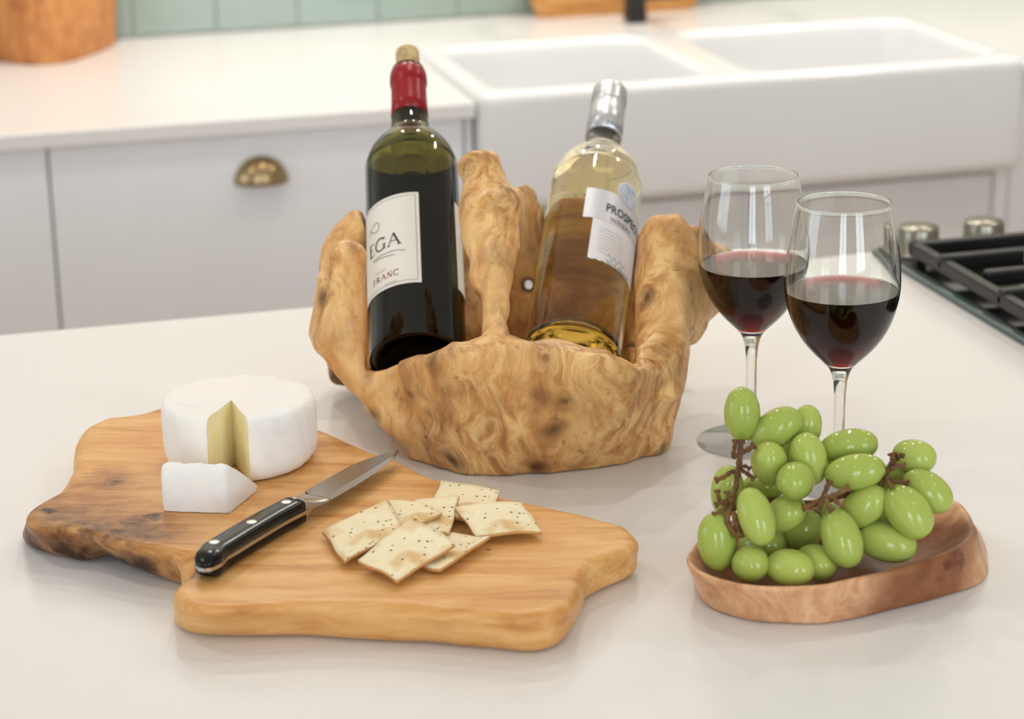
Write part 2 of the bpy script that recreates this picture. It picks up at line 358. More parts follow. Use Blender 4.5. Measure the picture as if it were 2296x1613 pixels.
def cabinets():
    DL, DR, DT = .1755, .7225, .8975     # drawer opening
    SX0, SX1 = .738, 1.522               # sink
    grp = 'painted base cabinets along the back wall'
    def frame_cab(name, x0, x1, label, front, z1=.897):
        e = empty(name, ((x0+x1)/2, (YF+YW)/2, 0)); L = e.location
        def b(n, a0, a1, b0, b1, c0, c1, m, par=e, bev=.0015):
            return bmobj(n, box_bm(a0-L.x, a1-L.x, b0-L.y, b1-L.y, c0, c1, bev, 2), m, par)
        b('plinth', x0, x1, YF+.06, YF+.08, 0, .1, M['paint'])
        b('carcass', x0+.002, x1-.002, YF+.022, YW-.003, .1, z1, M['gap'], bev=0)
        fx0, fx1, ft = front
        b('frame_stile', x0, fx0-.0028, YF, YF+.022, .1, z1, M['paint']); b('frame_stile', fx1+.0028, x1, YF, YF+.022, .1, z1, M['paint'])
        b('frame_rail', fx0-.0028, fx1+.0028, YF, YF+.022, .1, .13, M['paint'])
        if z1-ft > .004: b('frame_rail', fx0-.0028, fx1+.0028, YF, YF+.022, ft+.0028, z1, M['paint'])
        tag(e, label, 'cabinet', grp); return e, b, L
    e, b, L = frame_cab('drawer_cabinet', -.02, .7345, 'painted base cabinet with a wide drawer and brass cup handle', (DL, DR, .8945))
    dr = b('drawer', DL, DR, YF+.001, YF+.021, .62, .8945, M['paint'])
    b('drawer', DL, DR, YF+.001, YF+.021, .36, .6144, M['paint']); b('drawer', DL, DR, YF+.001, YF+.021, .132, .3544, M['paint'])
    # cup handle: a quarter dome, open below
    hx = ony(585, 380, YF); V, Fc = [], []; nu, nv = 24, 10
    for th in (0, .002):
        for j in range(nv+1):
            b_ = math.pi/2*j/nv
            for i in range(nu+1):
                a = math.pi*i/nu
                V.append((hx[0]-L.x+(.0365-th)*math.cos(a), YF-L.y-(.028-th)*math.sin(a)*math.cos(b_)+.0005, hx[2]-.017+(.036-th)*math.sin(a)*math.sin(b_)))
    n1 = nu+1; K = (nv+1)*n1
    for j in range(nv):
        for i in range(nu):
            q = (j*n1+i, j*n1+i+1, (j+1)*n1+i+1, (j+1)*n1+i); Fc += [q, tuple(K+x for x in q[::-1])]
    for i in range(nu): Fc.append((i+1, i, K+i, K+i+1))
    obj('cup_handle', V, Fc, M['brass'], dr)['label'] = 'brass cup handle'
    frame_cab('base_cabinet', -.80, -.022, 'painted base cabinet with one plain door beside the brass-handled drawer unit', (-.76, -.06, .8945))[1]('door', -.76, -.06, YF+.001, YF+.021, .132, .8945, M['paint'])
    e, b, L = frame_cab('sink_cabinet', .7365, 1.5235, 'painted base cabinet with two doors under the sink', (.765, 1.499, .76), z1=.766)
    b('door', .765, 1.1302, YF+.001, YF+.021, .132, .76, M['paint']); b('door', 1.1338, 1.499, YF+.001, YF+.021, .132, .76, M['paint'])
    e, b, L = frame_cab('side_cabinet', 1.5255, 2.30, 'painted base cabinet with two plain drawers beside the sink', (1.56, 2.26, .8))
    b('drawer', 1.56, 2.26, YF+.001, YF+.021, .55, .8, M['paint']); b('drawer', 1.56, 2.26, YF+.001, YF+.021, .132, .545, M['paint'])
    # one worktop running round the sink
    P = [(-1.2, YF-.02), (SX0-.002, YF-.02), (SX0-.002, 3.404), (SX1+.002, 3.404), (SX1+.002, YF-.02), (2.9, YF-.02), (2.9, YW-.008), (-1.2, YW-.008)]; n = len(P)
    bm = bmesh.new(); lo_ = [bm.verts.new((x, y, .898)) for x, y in P]; hi_ = [bm.verts.new((x, y, TZ)) for x, y in P]
    bm.faces.new(hi_); bm.faces.new(lo_[::-1])
    for i in range(n): bm.faces.new((lo_[i], lo_[(i+1) % n], hi_[(i+1) % n], hi_[i]))
    bmesh.ops.bevel(bm, geom=bm.edges[:], offset=.003, segments=2, affect='EDGES', profile=.5)
    tag(bmobj('back_worktop', bm, M['quartz']), 'white quartz worktop running round the sink below green tiles', 'countertop')
    # double farmhouse sink as a rounded solid with two basins
    h = .005; x0, x1, y0, y1, z0, z1 = SX0, SX1, YF-.045, 3.400, .774, .934
    ax = [np.arange(a-.02, b_+.02, h) for a, b_ in ((x0, x1), (y0, y1), (z0, z1))]; X, Y, Z = np.meshgrid(*ax, indexing='ij')
    def rb(cx0, cx1, cy0, cy1, cz0, cz1, r):
        q = [np.abs(A-(a+b_)/2)-(b_-a)/2+r for A, a, b_ in ((X, cx0, cx1), (Y, cy0, cy1), (Z, cz0, cz1))]
        return np.sqrt(sum(np.maximum(k, 0)**2 for k in q))+np.minimum(np.maximum(np.maximum(q[0], q[1]), q[2]), 0)-r
    xm = 1.101
    d = rb(x0, x1, y0, y1, z0, z1, .012)
    d = smax(d, -rb(x0+.032, xm-.034, y0+.035, y1-.045, z0+.02, z1+.2, .035), .012); d = smax(d, -rb(xm+.034, x1-.032, y0+.035, y1-.045, z0+.02, z1+.2, .035), .012)
    V, Q = nets(d, [a[0] for a in ax], h)
    e = empty('farmhouse_sink', (xm, 3.25, .774)); o = np_obj('sink_basin', V, Q, M['ceramic'], e); o.location = -e.location
    tag(e, 'white ceramic double farmhouse sink with a deep front apron', 'sink')
    for cx in ((x0+xm)/2, (xm+x1)/2):
        Vd, Fd = revolve([(0, .003), (.02, .003), (.022, .001), (.043, .004), (.045, 0), (0, -.001)], 32, closed=False)
        o = obj('drain', Vd, Fd, M['steel'], e); o.location = Vector((cx, 3.18, .7945))-e.location
    # black tap behind the divider
    f0 = onz(1412, 44, TZ); e = empty('kitchen_tap', (f0[0], 3.56, TZ)); tag(e, 'matt black tap standing behind the sink divider', 'tap')
    bmobj('base', box_bm(-.0155, .0155, -.0155, .0155, 0, .02, .003), M['black_metal'], e)
    bmobj('body', box_bm(-.0145, .0145, -.0145, .0145, .02, .30, .003), M['black_metal'], e)
    bmobj('lever', box_bm(.0145, .075, -.01, .01, .035, .06, .004), M['black_metal'], e)
    P = spline([(0, 0, .30), (0, -.01, .36), (0, -.07, .40), (0, -.15, .38), (0, -.17, .33)], 6); V, Fc = tube(P, [.012]*len(P), 12); obj('spout', V, Fc, M['black_metal'], e)
    # wooden trough on the ledge behind the tap
    a = onz(1190, 33, TZ); b2 = onz(1560, 18, TZ); cx = (a[0]+b2[0])/2; hw = (b2[0]-a[0])/2+.01
    V, Fc = [], []; lv = [(0, .92, .8), (.012, .95, .9), (.06, 1.05, 1.), (.11, 1.12, 1.02), (.118, 1.10, .98), (.112, 1.05, .85), (.05, .95, .7), (.02, .85, .6)]
    N = 48
    for z, sx, sy in lv:
        for i in range(N):
            t = 2*math.pi*i/N; c, s_ = math.cos(t), math.sin(t)
            V.append((hw*sx*math.copysign(abs(c)**.6, c), .031*sy*math.copysign(abs(s_)**.7, s_), z))
    for k in range(len(lv)-1):
        for i in range(N): Fc.append((k*N+i, k*N+(i+1) % N, (k+1)*N+(i+1) % N, (k+1)*N+i))
    Fc += [tuple(range(N))[::-1], tuple(range((len(lv)-1)*N, len(lv)*N))]
    M['honey'] = wood('honey_wood', (226, 172, 104), (206, 146, 80), (170, 106, 52), grain=8, stretch=(1, 6, 6), rough=.5)
    o = obj('wooden_trough', V, Fc, M['honey']); o.location = (cx, YW-.046, TZ); tag(o, 'long honey-coloured wooden trough behind the black tap', 'trough')
    # faceted wooden pot at the left
    M['pot'] = wood('orange_root_wood', (232, 168, 104), (212, 138, 78), (150, 78, 36), grain=6, stretch=(4, 4, 1), burl=.6, rough=.5, fig=.4)
    p1 = onz(75, 147, TZ); p2 = onz(165, 138, TZ); p3 = onz(250, 106, TZ); p0 = onz(-10, 136, TZ)
    base = [p0, p1, p2, p3, p3+[.004, .045, 0], p3+[-.06, .058, 0], p0+[-.01, .085, 0], p0+[-.05, .03, 0]]
    c0 = sum(base)/len(base); c0[1] = min(c0[1], YW-.095)
    o_ = np.array([b_[:2]-c0[:2] for b_ in base]); V, Fc = [], []; R_ = spline(o_, 4, True); N = len(R_)
    for z, s_ in [(0, .97), (.006, 1.), (.08, 1.05), (.17, 1.12), (.235, 1.17), (.24, 1.15), (.236, 1.05), (.12, .95), (.03, .85)]:
        V += [(p[0]*s_, p[1]*s_ if p[1] < 0 else p[1]*min(s_, 1.02), z) for p in R_]
    for k in range(8):
        for i in range(N): Fc.append((k*N+i, k*N+(i+1) % N, (k+1)*N+(i+1) % N, (k+1)*N+i))
    Fc += [tuple(range(N))[::-1], tuple(range(8*N, 9*N))]
    o = obj('wooden_pot', V, Fc, M['pot']); o.location = (c0[0], c0[1], TZ); tag(o, 'orange root-wood pot with a flared side on the back worktop', 'pot')
cabinets()

def island():
    tag(box('island_worktop', -1.3, 2.0, .30, 2.097, .895, TZ, M['quartz'], bev=.003), 'wide white quartz island worktop carrying the food and wine', 'countertop')
    e = empty('island_cabinet', (.35, 1.2, 0)); tag(e, 'painted island base under the white worktop', 'cabinet')
    bmobj('plinth', box_bm(-1.57, 1.57, -.78, .78, 0, .1), M['paint'], e); bmobj('carcass', box_bm(-1.62, 1.62, -.86, .86, .1, .894, .002), M['paint'], e)
    for i in range(5): bmobj('panel', box_bm(-1.6+.64*i+.005, -1.6+.64*(i+1)-.005, .861, .879, .11, .885, .002), M['paint'], e)
    # gas hob let into the worktop
    HX0, HX1, HY0, HY1 = .9135, 1.52, 1.44, 2.089
    e = empty('gas_hob', ((HX0+HX1)/2, (HY0+HY1)/2, TZ)); L = e.location; tag(e, 'black gas hob with cast iron grates set in the island', 'hob')
    def b(n, x0, x1, y0, y1, z0, z1, m, bev=.001): return bmobj(n, box_bm(x0-L.x, x1-L.x, y0-L.y, y1-L.y, z0-TZ, z1-TZ, bev, 2), m, e)
    b('glass_edge', HX0, HX1, HY0, HY1, TZ, .9255, M['hobedge'], .003)
    b('glass_plate', HX0+.008, HX1-.008, HY0+.008, HY1-.004, .9253, .9275, M['hobglass'])
    for gi, (gx0, gx1) in enumerate([(.921, 1.212), (1.222, 1.50)]):
        bm = bmesh.new(); gy0, gy1 = 1.50, 2.035; w = .011; zt0, zt1 = .936, .950
        for q in [(gx0, gx0+w, gy0, gy1), (gx1-w, gx1, gy0, gy1), (gx0, gx1, gy0, gy0+w), (gx0, gx1, gy1-w, gy1), (gx0, gx1, (gy0+gy1)/2-w/2, (gy0+gy1)/2+w/2)]:
            box_bm(q[0]-L.x, q[1]-L.x, q[2]-L.y, q[3]-L.y, zt0-TZ, zt1-TZ, .003, 2, bm)
        for cyy in (1.635, 1.90):
            cx = (gx0+gx1)/2
            for dx, dy in ((1, 0), (-1, 0), (0, 1), (0, -1), (.7, .7), (-.7, .7), (.7, -.7), (-.7, -.7)):
                if dx*dy: continue
                x_a, x_b = sorted((cx+dx*.035, cx+dx*.13)) if dx else (cx-w/2, cx+w/2)
                y_a, y_b = sorted((cyy+dy*.035, cyy+dy*.128)) if dy else (cyy-w/2, cyy+w/2)
                box_bm(x_a-L.x, x_b-L.x, y_a-L.y, y_b-L.y, zt0+.002-TZ, zt1+.004-TZ, .003, 2, bm)
            for s_ in (-.062, .062):
                box_bm(gx0-L.x, gx0+.085-L.x, cyy+s_-w/2-L.y, cyy+s_+w/2-L.y, zt0+.002-TZ, zt1+.004-TZ, .003, 2, bm); box_bm(gx1-.085-L.x, gx1-L.x, cyy+s_-w/2-L.y, cyy+s_+w/2-L.y, zt0+.002-TZ, zt1+.004-TZ, .003, 2, bm)
        for fx in (gx0+.004, gx1-.014):
            for fy in (gy0+.004, gy1-.014): box_bm(fx-L.x, fx+.01-L.x, fy-L.y, fy+.01-L.y, .9275-TZ, zt0+.001-TZ, 0, 1, bm)
        bmobj('grate', bm, M['iron'], e)
        for cyy in (1.635, 1.90):
            V, Fc = revolve([(0, .0), (.045, 0), (.045, .006), (.03, .008), (.03, .013), (.027, .0155), (0, .016)], 40, closed=False)
            o = obj('burner', V, Fc, M['iron'], e); o.location = Vector(((gx0+gx1)/2, cyy, .9275))-L
    for px, py in ((2058, 503), (2201, 489), (2345, 476)):
        p = onz(px, py, .957); V, Fc = revolve([(0, 0), (.0235, 0), (.0235, .003), (.0205, .0045), (.0195, .026), (.0185, .0285), (0, .029)], 40, closed=False)
        o = obj('control_knob', V, Fc, M['knob'], e); o.location = Vector((p[0], min(p[1], 2.064), .9275))-L; o['label'] = 'steel control knob'
island()

# ------------------------------------------------------------------ live-edge serving board
BT = .030                                # board thickness
ZB = TZ+BT
def outline(top, bottom):
    T = np.array([onz(*p, top[0])[:2] for p in top[1]]); B = np.array([onz(*p, bottom[0])[:2] for p in bottom[1]]); return spline(T, 6, True), spline(B, 6, True)
def board():
    back = [(150, 1065), (163, 1034), (169, 991), (184, 961), (213, 941), (243, 930), (304, 924), (369, 908), (460, 900), (560, 908), (640, 930), (701, 952), (760, 974), (825, 1004), (892, 1028), (965, 1064), (1040, 1086), (1122, 1107), (1243, 1132), (1362, 1164), (1404, 1175), (1426, 1193), (1432, 1209)]
    front = [(1418, 1223), (1383, 1239), (1327, 1260), (1313, 1275), (1304, 1296), (1299, 1324), (1287, 1347), (1255, 1366), (1205, 1378), (1153, 1384), (1048, 1376), (874, 1361), (700, 1357), (560, 1366), (480, 1370), (420, 1362), (388, 1346), (383, 1324), (405, 1303), (432, 1284), (440, 1264), (425, 1246), (391, 1238), (304, 1225), (217, 1206), (152, 1187), (85, 1180), (52, 1168), (62, 1142), (90, 1122), (125, 1103), (150, 1090)]
    bfront = [(1436, 1255), (1436, 1290), (1397, 1314), (1345, 1334), (1316, 1352), (1310, 1372), (1299, 1401), (1268, 1443), (1223, 1465), (1170, 1469), (1048, 1460), (900, 1447), (651, 1434), (460, 1432), (404, 1421), (386, 1405), (384, 1380), (404, 1340), (430, 1325), (391, 1314), (304, 1282), (262, 1259), (243, 1247), (217, 1260), (182, 1266), (130, 1255), (65, 1235), (44, 1214)]
    bbackpx = [(60, 1185), (100, 1150)]
    T, _ = outline((ZB, back+front), (TZ, bfront))
    Bp = [onz(*p, TZ)[:2] for p in bfront+bbackpx] + [onz(*p, ZB)[:2] for p in back]
    Bo = spline(np.array(Bp), 6, True)
    h = .002; lo = np.minimum(T.min(0), Bo.min(0))-.01; hi = np.maximum(T.max(0), Bo.max(0))+.01
    ax = [np.arange(lo[0], hi[0], h), np.arange(lo[1], hi[1], h), np.arange(TZ-.004, ZB+.005, h)]
    X2, Y2 = np.meshgrid(ax[0], ax[1], indexing='ij'); dT, dB = poly_sdf(T, X2, Y2), poly_sdf(Bo, X2, Y2)
    Z = ax[2][None, None, :]; t = np.clip((Z-TZ)/BT, 0, 1)
    q = dB[..., None]*(1-t)+dT[..., None]*t
    Xn = X2[..., None]; Yn = Y2[..., None]
    q = q+.0035*noise3(Xn*38+3, Yn*38, Z*60)*np.ones_like(q)
    r = .0085; w = np.abs(Z-TZ-BT/2)-BT/2
    d = np.minimum(np.maximum(q+r, w+r), 0)+np.sqrt(np.maximum(q+r, 0)**2+np.maximum(w+r, 0)**2)-r
    V, Q = nets(d, [a[0] for a in ax], h); V[:, 2] = np.maximum(V[:, 2], TZ+.0003)
    def P(px, py, z=ZB): return tuple(onz(px, py, z))
    sp = [P(110, 1145)+(.011,), P(170, 1192, ZB-.004)+(.02,), P(70, 1205, TZ+.008)+(.03,), P(110, 1225, TZ+.004)+(.04,), P(160, 1238, TZ+.004)+(.045,), P(215, 1242, TZ+.004)+(.04,), P(260, 1240, TZ+.008)+(.03,), P(300, 1262, TZ+.006)+(.028,), P(240, 1225, TZ+.012)+(.025,), P(300, 1172)+(.016,), P(345, 1160)+(.010,), P(258, 1080)+(.010,), P(215, 1185)+(.018,), P(260, 1200)+(.016,), P(330, 1245, TZ+.015)+(.03,), P(405, 1265, TZ+.015)+(.016,), P(430, 1290)+(.012,), P(1094, 1234)+(.0035,), P(619, 1362, TZ+.025)+(.003,)]
    st_ = [P(120, 1150)+(.06,), P(200, 1140)+(.06,), P(100, 1200, TZ+.01)+(.06,), P(200, 1230, TZ+.01)+(.06,), P(300, 1170)+(.05,), P(350, 1260, TZ+.01)+(.05,), P(240, 1080)+(.035,), P(460, 1275)+(.02,)]
    M['board'] = wood('cypress_board', (236, 186, 122), (216, 156, 90), (178, 110, 54), grain=7, rot=math.radians(18), stretch=(1.2, 9, 9), rough=.36, spots=sp, spotcol=(58, 30, 15), stain=st_, staincol=(146, 84, 46), wob=.5, fig=.25)
    tag(np_obj('serving_board', V, Q, M['board']), 'thick live-edge wooden serving board with a dark bark end', 'board')
board()

# ------------------------------------------------------------------ wooden grape dish
def dish():
    DT_ = .030
    rim = [(1536, 1255), (1541, 1236), (1565, 1207), (1625, 1172), (1720, 1138), (1850, 1112), (1980, 1102), (2070, 1103), (2132, 1118), (2162, 1136), (2181, 1166), (2190, 1190), (2172, 1214), (2132, 1238), (2021, 1275), (1909, 1301), (1835, 1315), (1705, 1317), (1612, 1301), (1555, 1278)]
    bot = [(1552, 1300), (1571, 1349), (1612, 1375), (1679, 1395), (1760, 1402), (1853, 1402), (1984, 1375), (2132, 1337), (2188, 1319), (2212, 1298), (2221, 1272), (2212, 1225), (2190, 1180), (2130, 1150), (1980, 1140), (1850, 1150), (1700, 1180), (1600, 1230), (1560, 1265)]
    T, Bo = outline((TZ+DT_, rim), (TZ, bot))
    h = .0016; lo = np.minimum(T.min(0), Bo.min(0))-.01; hi = np.maximum(T.max(0), Bo.max(0))+.01
    ax = [np.arange(lo[0], hi[0], h), np.arange(lo[1], hi[1], h), np.arange(TZ-.004, TZ+DT_+.005, h)]
    X2, Y2 = np.meshgrid(ax[0], ax[1], indexing='ij'); dT, dB = poly_sdf(T, X2, Y2), poly_sdf(Bo, X2, Y2)
    Z = ax[2][None, None, :]; t = np.clip((Z-TZ)/DT_, 0, 1); q = dB[..., None]*(1-t)+dT[..., None]*t
    q = q+.002*noise3(X2[..., None]*45, Y2[..., None]*45+9, Z*60)
    r = .003; w = np.abs(Z-TZ-DT_/2)-DT_/2
    d = np.minimum(np.maximum(q+r, w+r), 0)+np.sqrt(np.maximum(q+r, 0)**2+np.maximum(w+r, 0)**2)-r
    # hollow: floor rises to the rim
    inn = np.clip(-(dT+.004)/.040, 0, 1); fl = TZ+DT_-.021*(1-(1-inn)**2.2)
    hol = smax(fl[..., None]+np.zeros_like(Z)-Z, (dT+.0045)[..., None]+np.zeros_like(Z), .003)
    d = smax(d, -(-smax(-hol, -hol, .001)) if False else -(np.maximum(fl[..., None]-Z, (dT+.0045)[..., None])), .003)
    V, Q = nets(d, [a[0] for a in ax], h); V[:, 2] = np.maximum(V[:, 2], TZ+.0003)
    def P(px, py, z): return tuple(onz(px, py, z))
    M['dish'] = wood('burl_dish_wood', (234, 188, 146), (214, 158, 112), (162, 98, 60), grain=9, rot=.5, stretch=(2, 6, 6), burl=.55, rough=.34, spots=[P(2130, 1260, TZ+.022)+(.013,), P(2105, 1265, TZ+.02)+(.012,), P(2150, 1245, TZ+.026)+(.011,), P(2070, 1332, TZ+.006)+(.003,), P(1785, 1360, TZ+.01)+(.004,), P(1765, 1352, TZ+.012)+(.003,)], spotcol=(66, 48, 62), fig=.4, heart=(tuple(T.mean(0))+(TZ+.02,), (1/(T[:, 0].max()-T[:, 0].min())*2.05, 1/(T[:, 1].max()-T[:, 1].min())*2.1, 0), (66, 24, 4), (138, 66, 20)))
    tag(np_obj('grape_dish', V, Q, M['dish']), 'shallow live-edge wooden dish holding green grapes', 'dish')
dish()

# ------------------------------------------------------------------ bottles (placed first: the holder is carved to fit them)
def bottle_frame(bp, vB, tp, L):
    B = onv(*bp, vB); d = ray(*tp); d /= np.linalg.norm(d); q = B-CP; b = q.dot(d); T = CP+d*(b+math.sqrt(b*b-(q.dot(q)-L*L)))
    ez = (T-B)/L; c = CP-(B+ez*.15); ex = c-ez*c.dot(ez); ex /= np.linalg.norm(ex); ey = np.cross(ez, ex)
    return B, ex, ey, ez
RB = bottle_frame((938, 805), 1.75, (915, 158), .295)
WB = bottle_frame((1283, 795), 1.765, (1368, 208), .30)
R_BODY = .038
def mat_of(fr):
    B, ex, ey, ez = fr; return Matrix([[ex[i], ey[i], ez[i], B[i]] for i in range(3)]+[[0, 0, 0, 1]])
def cyl_hit(fr, px, py, R=R_BODY):
    B, ex, ey, ez = fr; d = ray(px, py); d /= np.linalg.norm(d); o = CP-B
    dx, dy, ox, oy = d.dot(ex), d.dot(ey), o.dot(ex), o.dot(ey); a = dx*dx+dy*dy; b = ox*dx+oy*dy; c = ox*ox+oy*oy-R*R; D = b*b-a*c
    t = (-b-math.sqrt(max(D, 0)))/a; p = o+d*t
    return math.atan2(p.dot(ey), p.dot(ex)), p.dot(ez)
def patch(name, poly, R, mat, parent, off=.0006, n=24, m=10):
    """curved paper: poly = 4 corners as (theta,h): tl,tr,br,bl"""
    tl, tr, br, bl = [np.array(p) for p in poly]; V, Fc = [], []
    for o_ in (off, off-.0004):
        for j in range(m+1):
            for i in range(n+1):
                s, t = i/n, j/m; p = (tl*(1-s)+tr*s)*(1-t)+(bl*(1-s)+br*s)*t
                V.append(((R+o_)*math.cos(p[0]), (R+o_)*math.sin(p[0]), p[1]))
    K = (n+1)*(m+1)
    for j in range(m):
        for i in range(n):
            q = (j*(n+1)+i, (j+1)*(n+1)+i, (j+1)*(n+1)+i+1, j*(n+1)+i+1); Fc += [q, tuple(K+x for x in q[::-1])]
    return obj(name, V, Fc, mat, parent)
def wrap(name, V2, Fc, mat, parent, R, th0, h0, off=.0009, slope=0.):
    """flat print (x,y in metres) laid on the cylinder"""
    V = [((R+off)*math.cos(th0+x/R), (R+off)*math.sin(th0+x/R), h0+y+slope*x) for x, y in V2]
    return obj(name, V, Fc, mat, parent, smooth=False)
def text2d(body, size, xs=1., bold=0.):
    cu_ = bpy.data.curves.new('txt', 'FONT'); cu_.body = body; cu_.size = size; cu_.offset = bold; cu_.resolution_u = 3
    o = bpy.data.objects.new('txt', cu_); COL.objects.link(o); dg = bpy.context.evaluated_depsgraph_get(); me = o.evaluated_get(dg).to_mesh()
    V = [(v.co.x*xs, v.co.y) for v in me.vertices]; Fc = [tuple(p.vertices) for p in me.polygons]
    o.evaluated_get(dg).to_mesh_clear(); bpy.data.objects.remove(o); bpy.data.curves.remove(cu_); return V, Fc
def stroke2d(lines, w):
    V, Fc = [], []
    for L_ in lines:
        ww = w
        if isinstance(L_, tuple): ww, L_ = w*L_[0], L_[1]
        P = np.array(L_, float)
        for i, p in enumerate(P):
            d = P[min(i+1, len(P)-1)]-P[max(i-1, 0)]; d = d/(np.hypot(*d)+1e-9); nn = np.array([-d[1], d[0]])*ww/2; V += [tuple(p+nn), tuple(p-nn)]
        k = len(V)-2*len(P)
        for i in range(len(P)-1): Fc.append((k+2*i, k+2*i+1, k+2*i+3, k+2*i+2))
    return V, Fc
def arc(cx, cy_, rx, ry, a0, a1, n=14): return [(cx+rx*math.cos(math.radians(a0+(a1-a0)*i/n)), cy_+ry*math.sin(math.radians(a0+(a1-a0)*i/n))) for i in range(n+1)]
SERIF = {  # roman capitals, height 1: list of strokes, (weight, points)
 'E': (.62, [(1.5, [(.12, 0), (.12, 1)]), (.7, [(.0, 0), (.55, 0), (.58, .14)]), (.7, [(0, 1), (.5, 1), (.53, .86)]), (.7, [(.12, .52), (.42, .52)])]),
 'G': (.95, [(1.3, arc(.46, .5, .44, .5, 40, 200)), (1.1, arc(.46, .5, .44, .5, 200, 318)), (1.3, [(.80, .02), (.80, .40)]), (.7, [(.62, .40), (.92, .40)]), (.8, [(.80, .82), (.82, .98)])]),
 'A': (.95, [(.7, [(.05, 0), (.45, 1)]), (1.6, [(.44, 1), (.86, 0)]), (.7, [(.2, .36), (.68, .36)]), (.7, [(-.05, 0), (.17, 0)]), (.7, [(.70, 0), (1.0, 0)])]),
 'F': (.62, [(1.5, [(.12, 0), (.12, 1)]), (.7, [(0, 0), (.26, 0)]), (.7, [(0, 1), (.52, 1), (.54, .84)]), (.7, [(.12, .52), (.42, .52)])]),
 'R': (.78, [(1.5, [(.12, 0), (.12, 1)]), (.7, [(0, 0), (.26, 0)]), (1., [(0, 1), (.3, 1)]+arc(.3, .75, .24, .25, 90, -90)+[(.12, .5)]), (1.3, [(.32, .5), (.72, 0)]), (.7, [(.66, 0), (.82, 0)])]),
 'N': (.9, [(.8, [(.12, 0), (.12, 1)]), (1.5, [(.10, 1), (.74, 0)]), (.8, [(.74, 0), (.74, 1)]), (.7, [(0, 0), (.24, 0)]), (.7, [(.62, 1), (.86, 1)])]),
 'C': (.85, [(1.3, arc(.46, .5, .44, .5, 45, 200)), (1.1, arc(.46, .5, .44, .5, 200, 315)), (.8, [(.77, .78), (.79, .96)])]),
}
def serif(word, size, w=.09, gap=.12):
    out, x = [], 0.
    for ch in word:
        adv, st = SERIF[ch]; out += [(wt, [((x+px)*size, py*size) for px, py in pts]) for wt, pts in st]; x += adv+gap
    return stroke2d(out, w*size)

def tinted_glass(name, col, ior=1.5):
    t = NT(name); t.bsdf(Base_Color=tuple(col)+(1,), Roughness=0., IOR=ior, Transmission_Weight=1.); return t.m
M['green_glass'] = tinted_glass('olive_bottle_glass', (.17, .15, .016))
M['air'] = glass('air_in_glass', (1, 1, 1), 1/1.5)
NW = 1.34/1.5                            # wine seen from glass
M['clear_glass'] = glass('clear_glass', (.99, .995, .99), 1.5)
M['flint_glass'] = glass('flint_bottle_glass', (.99, .99, .975), 1.5)
M['red_wine'] = glass('red_wine', (1, 1, 1), NW, (.80, .02, .05), 380.)
M['dark_wine'] = glass('bottled_red_wine', (1, 1, 1), NW, (.45, .02, .03), 600.)
M['white_wine'] = glass('white_wine', (1, 1, 1), NW, (.985, .79, .10), 11.)

def bottle_profile(L, kind):
    if kind == 'red':
        out = [(0, .012), (.020, .008), (.030, .001), (.0345, 0), (.0372, .002), (R_BODY, .007), (R_BODY, .10), (R_BODY, .182), (.0375, .190), (.0355, .199), (.0318, .207), (.0268, .214), (.0215, .2195), (.0178, .225), (.0162, .232), (.0150, .245), (.0142, .262), (.0138, L-.014), (.0138, L-.001), (.0125, L)]
        inn = [(.0095, L), (.0094, L-.03), (.0105, .245), (.0125, .232), (.0145, .224), (.018, .217), (.0235, .2115), (.0285, .2045), (.0322, .197), (.0340, .189), (.0344, .18), (.0344, .10), (.0344, .012), (.0325, .008), (.02, .013), (0, .017)]
    else:
        out = [(0, .012), (.020, .008), (.030, .001), (.0345, 0), (.0372, .002), (R_BODY, .007), (R_BODY, .10), (R_BODY, .178), (.0375, .187), (.0355, .197), (.0318, .206), (.0268, .2135), (.0215, .2195), (.0175, .2245), (.0158, .231), (.0146, .245), (.0140, .26), (.0136, L-.004), (.0120, L-.002)]
        inn = [(.0095, L-.002), (.0094, L-.03), (.0105, .245), (.0122, .231), (.0145, .2235), (.018, .217), (.0235, .2110), (.0285, .2035), (.0324, .195), (.0345, .186), (.0350, .177), (.0350, .10), (.0350, .012), (.0325, .008), (.02, .013), (0, .017)]
    return out, inn
def liquid(inn, fr, level_z, mat, parent, name='wine', air=False, ztop=None):
    prof = [p for p in inn[::-1] if ztop is None or p[1] < ztop]; prof = prof+[(prof[-1][0], ztop or prof[-1][1]+.0001), (0, ztop or prof[-1][1]+.0001)]
    prof = [(max(r, 0), z) for r, z in spline(prof[:-2], 4)]+prof[-2:]; prof[0] = (0, prof[0][1])
    V, Fc = revolve(prof, 96, closed=False)
    bm = bmesh.new(); vs_ = [bm.verts.new(v) for v in V]
    for f in Fc:
        try: bm.faces.new([vs_[i] for i in f])
        except ValueError: pass
    mw = mat_of(fr); inv = mw.inverted(); n = (inv.to_3x3() @ Vector((0, 0, 1))).normalized(); p = inv @ Vector((fr[0][0], fr[0][1], level_z))
    r = bmesh.ops.bisect_plane(bm, geom=bm.verts[:]+bm.edges[:]+bm.faces[:], plane_co=p+n*(.00015 if air else -.00015), plane_no=n, clear_outer=not air, clear_inner=air)
    ed = [e for e in r['geom_cut'] if isinstance(e, bmesh.types.BMEdge)]; bmesh.ops.holes_fill(bm, edges=[e for e in bm.edges if e.is_boundary], sides=0)
    bmesh.ops.recalc_face_normals(bm, faces=bm.faces[:]); o = bmobj(name, bm, mat, parent)
    for pl in o.data.polygons: pl.use_smooth = len(pl.vertices) <= 4
    o.data.set_sharp_from_angle(angle=math.radians(24))
    return o
